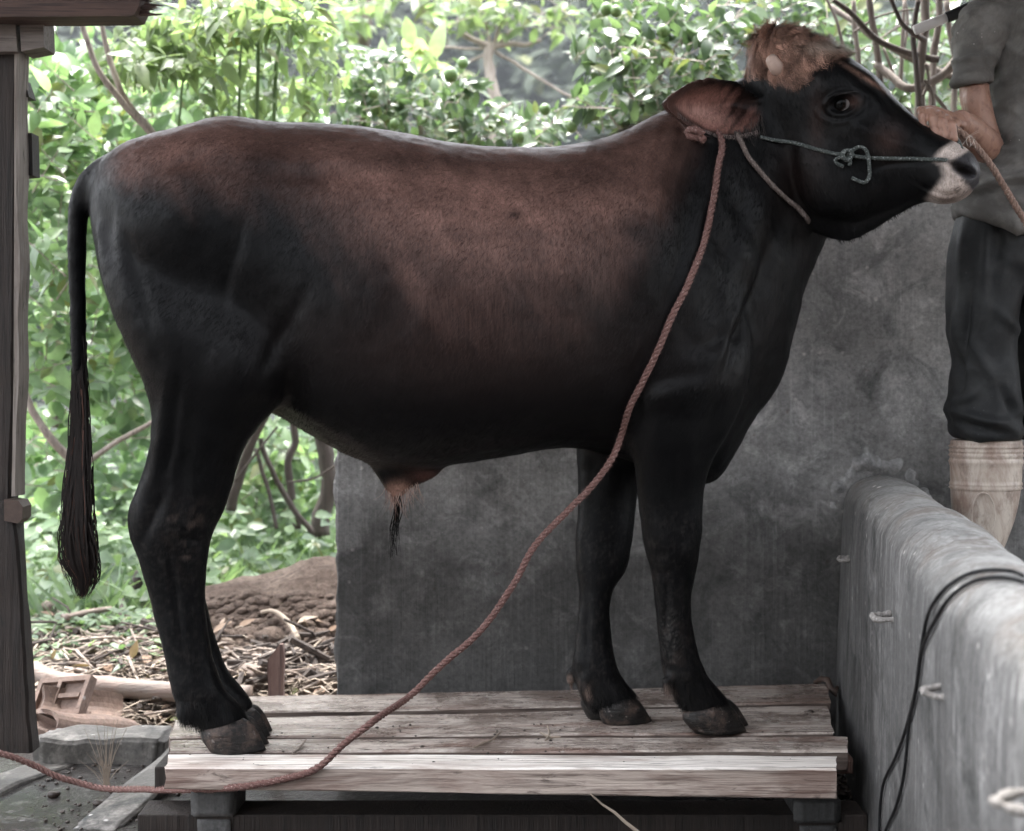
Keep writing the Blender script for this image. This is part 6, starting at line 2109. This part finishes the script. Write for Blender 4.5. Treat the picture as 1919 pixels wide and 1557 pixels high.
pole = empty('bamboo_pole', P(150, 1280, 3.95), label='smooth pale bamboo pole lying across the rubbish beside the post', cat='pole')
a = [P(64, 1262, 4.05), P(92, 1272, 4.02), P(125, 1279, 4.0), P(220, 1288, 3.96), P(330, 1297, 3.92), P(470, 1303, 3.9)]
pc = crom(np.array([list(q) for q in a]), 40); rr_ = [.036 if i < 3 else .028 + .002 * math.sin(i) * 0 + (.004 if i in (9, 22, 33) else 0) for i in range(40)]
for i, k in enumerate((3, 4, 5, 6)): rr_[k] = .034 - .0015 * i
m_ = MB(); m_.tube([Vector(q) for q in pc], rr_, 14); o = m_.build('cane', M['bamboo'], pole, True)

# broken hollow clay tiles


def clay(name, c, rot, label, shape):
    root = empty(name, c, label=label, cat='tile', group='broken clay tiles in the rubbish')
    R = Matrix.Rotation(rot[2], 3, 'Z') @ Matrix.Rotation(rot[1], 3, 'Y') @ Matrix.Rotation(rot[0], 3, 'X')
    m_ = MB(); th = .012
    if shape == 'panel':
        L, W, H = .17, .11, .035
        m_.box(R @ Vector((0, 0, -.006)) + c, (L, W, .012), R)
        for y in (-W / 2 + .007, W / 2 - .007): m_.box(R @ Vector((0, y, .008)) + c, (L, .014, .016), R)
        for x in (-L / 2 + .007, -.012, L / 2 - .007): m_.box(R @ Vector((x, 0, .0085)) + c, (.013, W - .029, .017), R)
        m_.box(R @ Vector((.03, 0, .0075)) + c, (.07, .012, .015), R)
    else:
        rings = []
        for x in np.linspace(-.11, .11, 9):
            ring = []
            for q in np.linspace(0, 1, 17):
                y = -.10 + .20 * q; z = .028 * math.sin(q * math.pi * 2.0) + .004 * math.sin(x * 30)
                ring.append(R @ Vector((x + .012 * math.sin(q * 9), y, z)) + c)
            for q in np.linspace(1, 0, 17):
                y = -.10 + .20 * q; z = .028 * math.sin(q * math.pi * 2.0) - .014 + .004 * math.sin(x * 30)
                ring.append(R @ Vector((x + .012 * math.sin(q * 9), y, z)) + c)
            rings.append(ring)
        m_.loft(rings)
    m_.build('clay_body', M['terracotta'], root)
    return root


clay('clay_tile', P(118, 1308, 3.78), (math.radians(52), math.radians(-8), math.radians(-22)), 'ribbed broken clay tile tilted beside the foot of the post', 'panel')
clay('clay_tile', P(165, 1338, 3.74), (math.radians(30), math.radians(14), math.radians(35)), 'wavy broken clay roof tile lying below the bamboo pole', 'wave')
clay('clay_tile', P(100, 1352, 3.72), (math.radians(14), math.radians(-6), math.radians(70)), 'small flat piece of clay tile against the concrete edge', 'panel')

# pointed stake
st_ = MB(); D_ = 3.72; rings = []
for (y, xl, xr) in ((1318, 503, 532), (1290, 503, 531), (1260, 501, 532), (1236, 502, 533), (1222, 513, 532), (1208, 524, 530)):
    a_, b_ = P(xl, y, D_), P(xr, y, D_); rings.append([a_, b_, b_ + Vector((0, .022, 0)), a_ + Vector((0, .022, 0))])
st_.loft(rings)
tag(st_.build('pointed_stake', M['wood_red']), 'red brown splintered stake standing at the back edge of the planks', 'stake')
stick('curved_root', [(490, 1178), (512, 1176), (530, 1186), (548, 1206), (560, 1230)], .006, .009, M['straw'], 'pale curved root arching over the dug soil', 'root', lift=.05)
stick('dark_branch', [(232, 1152), (246, 1122), (262, 1092), (270, 1075)], .020, .030, M['bark_dark'], 'dark rotten branch leaning in the grass behind the hind leg', 'branch', depth=5.0)
gname = 'boards lying in the rubbish'
stick('old_board', [(58, 1152), (95, 1143), (128, 1137)], .018, .014, M['wood_grey_h'], 'grey brown board nearest the post in the rubbish', 'board', gname, .05, 5)
stick('old_board', [(84, 1172), (130, 1158), (195, 1150)], .022, .014, M['wood_grey_h'], 'longer dark weathered board lying behind the straw', 'board', gname, .06, 5)
stick('old_board', [(120, 1182), (165, 1172), (210, 1164)], .012, .008, M['wood_grey_h'], 'thin pale board below the longer dark one', 'board', gname, .04, 5)
stick('pale_cane', [(48, 1143), (85, 1168), (128, 1192)], .013, .010, M['bamboo'], 'pale cane slanting down from the post into the straw', 'cane', lift=.06)
stick('grey_log', [(420, 1278), (450, 1274), (490, 1278)], .035, .03, M['bamboo'], 'short pale log lying between the hind leg and the stake', 'log', lift=.02)
r = random.Random(77)
sl = [('wood_grey_h', (150, 1232, 90, -.35, .009), 'thick grey stick slanting in the straw behind the bamboo pole'), ('straw', (100, 1222, 60, .2, .005), 'dry pale stalk lying close to the post above the bamboo pole'),
      ('bamboo', (215, 1245, 80, .5, .007), 'split bamboo sliver pointing down towards the hind leg'), ('wood_grey_h', (210, 1330, 70, .3, .008), 'short grey stick below the bamboo pole near the hind hoof'),
      ('straw', (250, 1322, 60, -.6, .005), 'crossed pale stalk below the bamboo pole'), ('bamboo', (470, 1245, 60, -.3, .006), 'bamboo sliver in the soil left of the pointed stake'),
      ('straw', (560, 1262, 60, -.4, .006), 'pale dry stalk right of the pointed stake'), ('straw', (575, 1240, 45, -.9, .005), 'upright pale stalk leaning at the left end of the back wall'),
      ('wood_grey_h', (240, 1210, 70, .15, .007), 'long thin grey stick lying along the upper edge of the straw')]
for mk, (x, y, L, a, rad), lb in sl:
    stick('stick', [(x, y), (x + L * .5 * math.cos(a), y + L * .45 * math.sin(a)), (x + L * math.cos(a), y + L * .8 * math.sin(a))], rad, rad * .6, M[mk], lb, 'stick', 'sticks lying in the straw heap', .02, 6)
m_ = MB()
for k in range(260):
    x, y = r.uniform(66, 625), r.uniform(1185, 1352)
    if x > 330: y = r.uniform(1225, 1300)
    q = gp(x, y) + Vector((0, 0, r.uniform(.008, .035))); a = r.gauss(.1, .7); L = r.uniform(.05, .2)
    d = Vector((math.cos(a), math.sin(a), r.gauss(0, .22))); rad = r.uniform(.002, .006)
    m_.tube([q - d * L * .5, q + Vector((r.gauss(0, .006), 0, r.gauss(0, .006))), q + d * L * .5], [rad, rad * .9, rad * .5], 5)
tag(m_.build('twig_litter', M['wood_grey_h']), kind='stuff')
m_ = MB()
for k in range(120):
    x, y = r.uniform(66, 625), r.uniform(1165, 1352)
    if x > 330: y = r.uniform(1200, 1300)
    q = gp(x, y) + Vector((0, 0, r.uniform(.008, .03))); a = r.gauss(.2, .9); L = r.uniform(.06, .26)
    d = Vector((math.cos(a), math.sin(a), r.gauss(0, .25))); rad = r.uniform(.003, .011)
    m_.tube([q - d * L * .5, q - d * L * .1 + Vector((r.gauss(0, .01), 0, r.gauss(0, .01))), q + d * L * .2, q + d * L * .5], [rad, rad, rad * .8, rad * .35], 6)
tag(m_.build('bark_litter', M['bark_dark']), kind='stuff')
sp = []
for k in range(200):
    x, y = r.uniform(40, 370), 1160 + abs(r.gauss(0, 40))
    q = gp(x, y); a = r.uniform(0, 6.28)
    for j in range(3): sp.append((q + Vector((0, 0, .01 + .02 * r.random())), Vector((math.cos(a + j * 2.1), math.sin(a + j * 2.1), r.uniform(.1, .7))), Vector((0, -.5, 1)), r.uniform(.3, .7), r.randrange(4)))
scatter('weeds', leaves_of('lance', M['leaf_low'], .085, .034), sp, M['leaf_low'])
# straw and dry leaves: nobody could count them
m_ = MB()
for k in range(2600):
    x, y = r.uniform(-60, 640), r.uniform(1175, 1375)
    if x > 330 and y < 1262 and r.random() < .88: continue
    q = gp(x, y); q = q + Vector((r.gauss(0, .02), r.gauss(0, .02), r.uniform(.0, .025)))
    a = r.gauss(.1, .8) + (math.pi if r.random() < .5 else 0); L = r.uniform(.03, .16); w = r.uniform(.001, .0032)
    d = Vector((math.cos(a), math.sin(a), r.gauss(0, .18))); s_ = Vector((-d.y, d.x, .3)).normalized() * w
    b = Vector((0, 0, r.uniform(-.01, .02)))
    n = len(m_.v); m = q + d * L * .5 + b; e = q + d * L
    m_.v += [tuple(q - s_), tuple(q + s_), tuple(m + s_), tuple(m - s_), tuple(e)]
    m_.f += [(n, n + 1, n + 2, n + 3), (n + 3, n + 2, n + 4)]
tag(m_.build('straw', M['straw']), kind='stuff')
M['dead_leaf'] = mat_leaf('dead_leaf', (.20, .13, .09), (.30, .22, .17), (.36, .30, .25), .7, .15, .2)
sp = []
for k in range(220):
    x, y = r.uniform(-40, 640), r.uniform(1170, 1370)
    if x > 330 and y < 1240 and r.random() < .7: continue
    q = gp(x, y) + Vector((0, 0, r.uniform(.004, .03)))
    sp.append((q, Vector((r.gauss(0, 1), r.gauss(0, 1), r.gauss(0, .4))), Vector((r.gauss(0, .5), r.gauss(-.3, .5), 1)), r.uniform(.4, 1.2), r.randrange(4)))
scatter('dead_leaves', leaves_of('lance', M['dead_leaf'], .060, .026), sp, M['dead_leaf'])


def clods(name, spots, mat, seed, **k):
    m_ = MB()
    for i, (q, rad) in enumerate(spots):
        bm = bmesh.new(); bmesh.ops.create_icosphere(bm, subdivisions=2, radius=rad)
        pt = np.array([w.co for w in bm.verts]); pt *= (1 + .5 * fbm(pt + i, 1.1 / rad * .5, seed + i, 2))[:, None]; pt[:, 2] *= .6
        m_.add([Vector(w) + q for w in pt], [[w.index for w in fa.verts] for fa in bm.faces]); bm.free()
    return tag(m_.build(name, mat, None, True), **k)


sp = []
for k in range(1000):
    x, y = (r.uniform(380, 660), r.uniform(1115, 1290)) if k < 760 else (r.uniform(40, 380), r.uniform(1170, 1360))
    q = gp(x, y); sp.append((q, abs(r.gauss(0, .012)) + .004))
clods('soil_clods', sp, M['soil'], 3, kind='stuff')
labs = ['dark wet clod of dung on the floor left of the block', 'flat dark smear of dung at the lower left corner of the planks', 'small dark clod near the concrete edge', 'dark clod by the puddle edge', 'tiny dark clod on the wet floor below the rope']
for k, (x, y, rad) in enumerate(((187, 1503, .016), (345, 1512, .014), (215, 1445, .010), (100, 1488, .014), (300, 1512, .009))):
    clods('dung_clod', [(PZ(x, y, .004), rad)], M['dung'], 40 + k, label=labs[k], cat='clod', group='clods on the wet floor', kind='thing')
sp = [(PZ(r.uniform(60, 345), r.uniform(1400, 1556), .003), r.uniform(.002, .006)) for k in range(120)]
sp += [(Vector((r.uniform(.66, .80), r.uniform(2.75, 3.5), .004)), r.uniform(.004, .016)) for k in range(160)]
clods('floor_grit', sp, M['dung'], 90, kind='stuff')
sp = [(PZ(r.uniform(330, 1550), r.uniform(1300, 1432), ZP + .001), abs(r.gauss(0, .0016)) + .0008) for k in range(120)]
clods('plank_grit', sp, M['dung'], 140, kind='stuff')
for k, (pth, mt, lb) in enumerate((([(888, 1401), (905, 1393), (922, 1386), (940, 1374)], 'straw', 'pale leaf strip lying on the planks below the belly'), ([(548, 1412), (562, 1400), (575, 1388)], 'wood_grey_h', 'thin dark twig on the planks right of the near hind hoof'), ([(1012, 1372), (1030, 1380), (1052, 1384)], 'straw', 'tuft of chewed straw on the planks behind the far front hoof'), ([(1022, 1388), (1030, 1376), (1026, 1362)], 'straw', 'short upright bit of straw in the tuft on the planks'))):
    pts = [PZ(x, y, ZP + .005) for x, y in pth]; pts[-1].z += .004
    m_ = MB(); m_.tube(crom(np.array([list(q) for q in pts]), 10), [.0012, .002, .0026, .003, .0028, .0026, .0024, .002, .0016, .0008], 5)
    tag(m_.build('plank_litter', M[mt]), lb, 'straw', kind='thing')
# dry weed sprouting from the floor edge
m_ = MB()
for k in range(26):
    a = r.gauss(0, 1); b = PZ(200 + r.gauss(0, 3), 1472, .0); h = r.uniform(.05, .16)
    m_.tube([b, b + Vector((a * .012, 0, h * .5)), b + Vector((a * .03, r.gauss(0, .01), h))], [.0011, .0008, .0003], 4)
tag(m_.build('dry_weed', M['straw']), 'dry pale weed sprouting from the wet floor in front of the concrete edge', 'weed')
# ------------------------------------------------------------------ haze
HAZE = 0.00013
m = bpy.data.materials.new('haze'); m.use_nodes = True
t = m.node_tree
t.nodes.remove(t.nodes['Principled BSDF'])
pv = t.nodes.new('ShaderNodeVolumePrincipled')
pv.inputs['Color'].default_value = (.86, .92, 1.0, 1)
pv.inputs['Density'].default_value = HAZE
pv.inputs['Anisotropy'].default_value = 0.0
t.links.new(pv.outputs[0], t.nodes['Material Output'].inputs['Volume'])
hb = MB(); hb.box((0, 355, 155), (880, 750, 328))
hz = hb.build('haze', m)
tag(hz, kind='stuff')
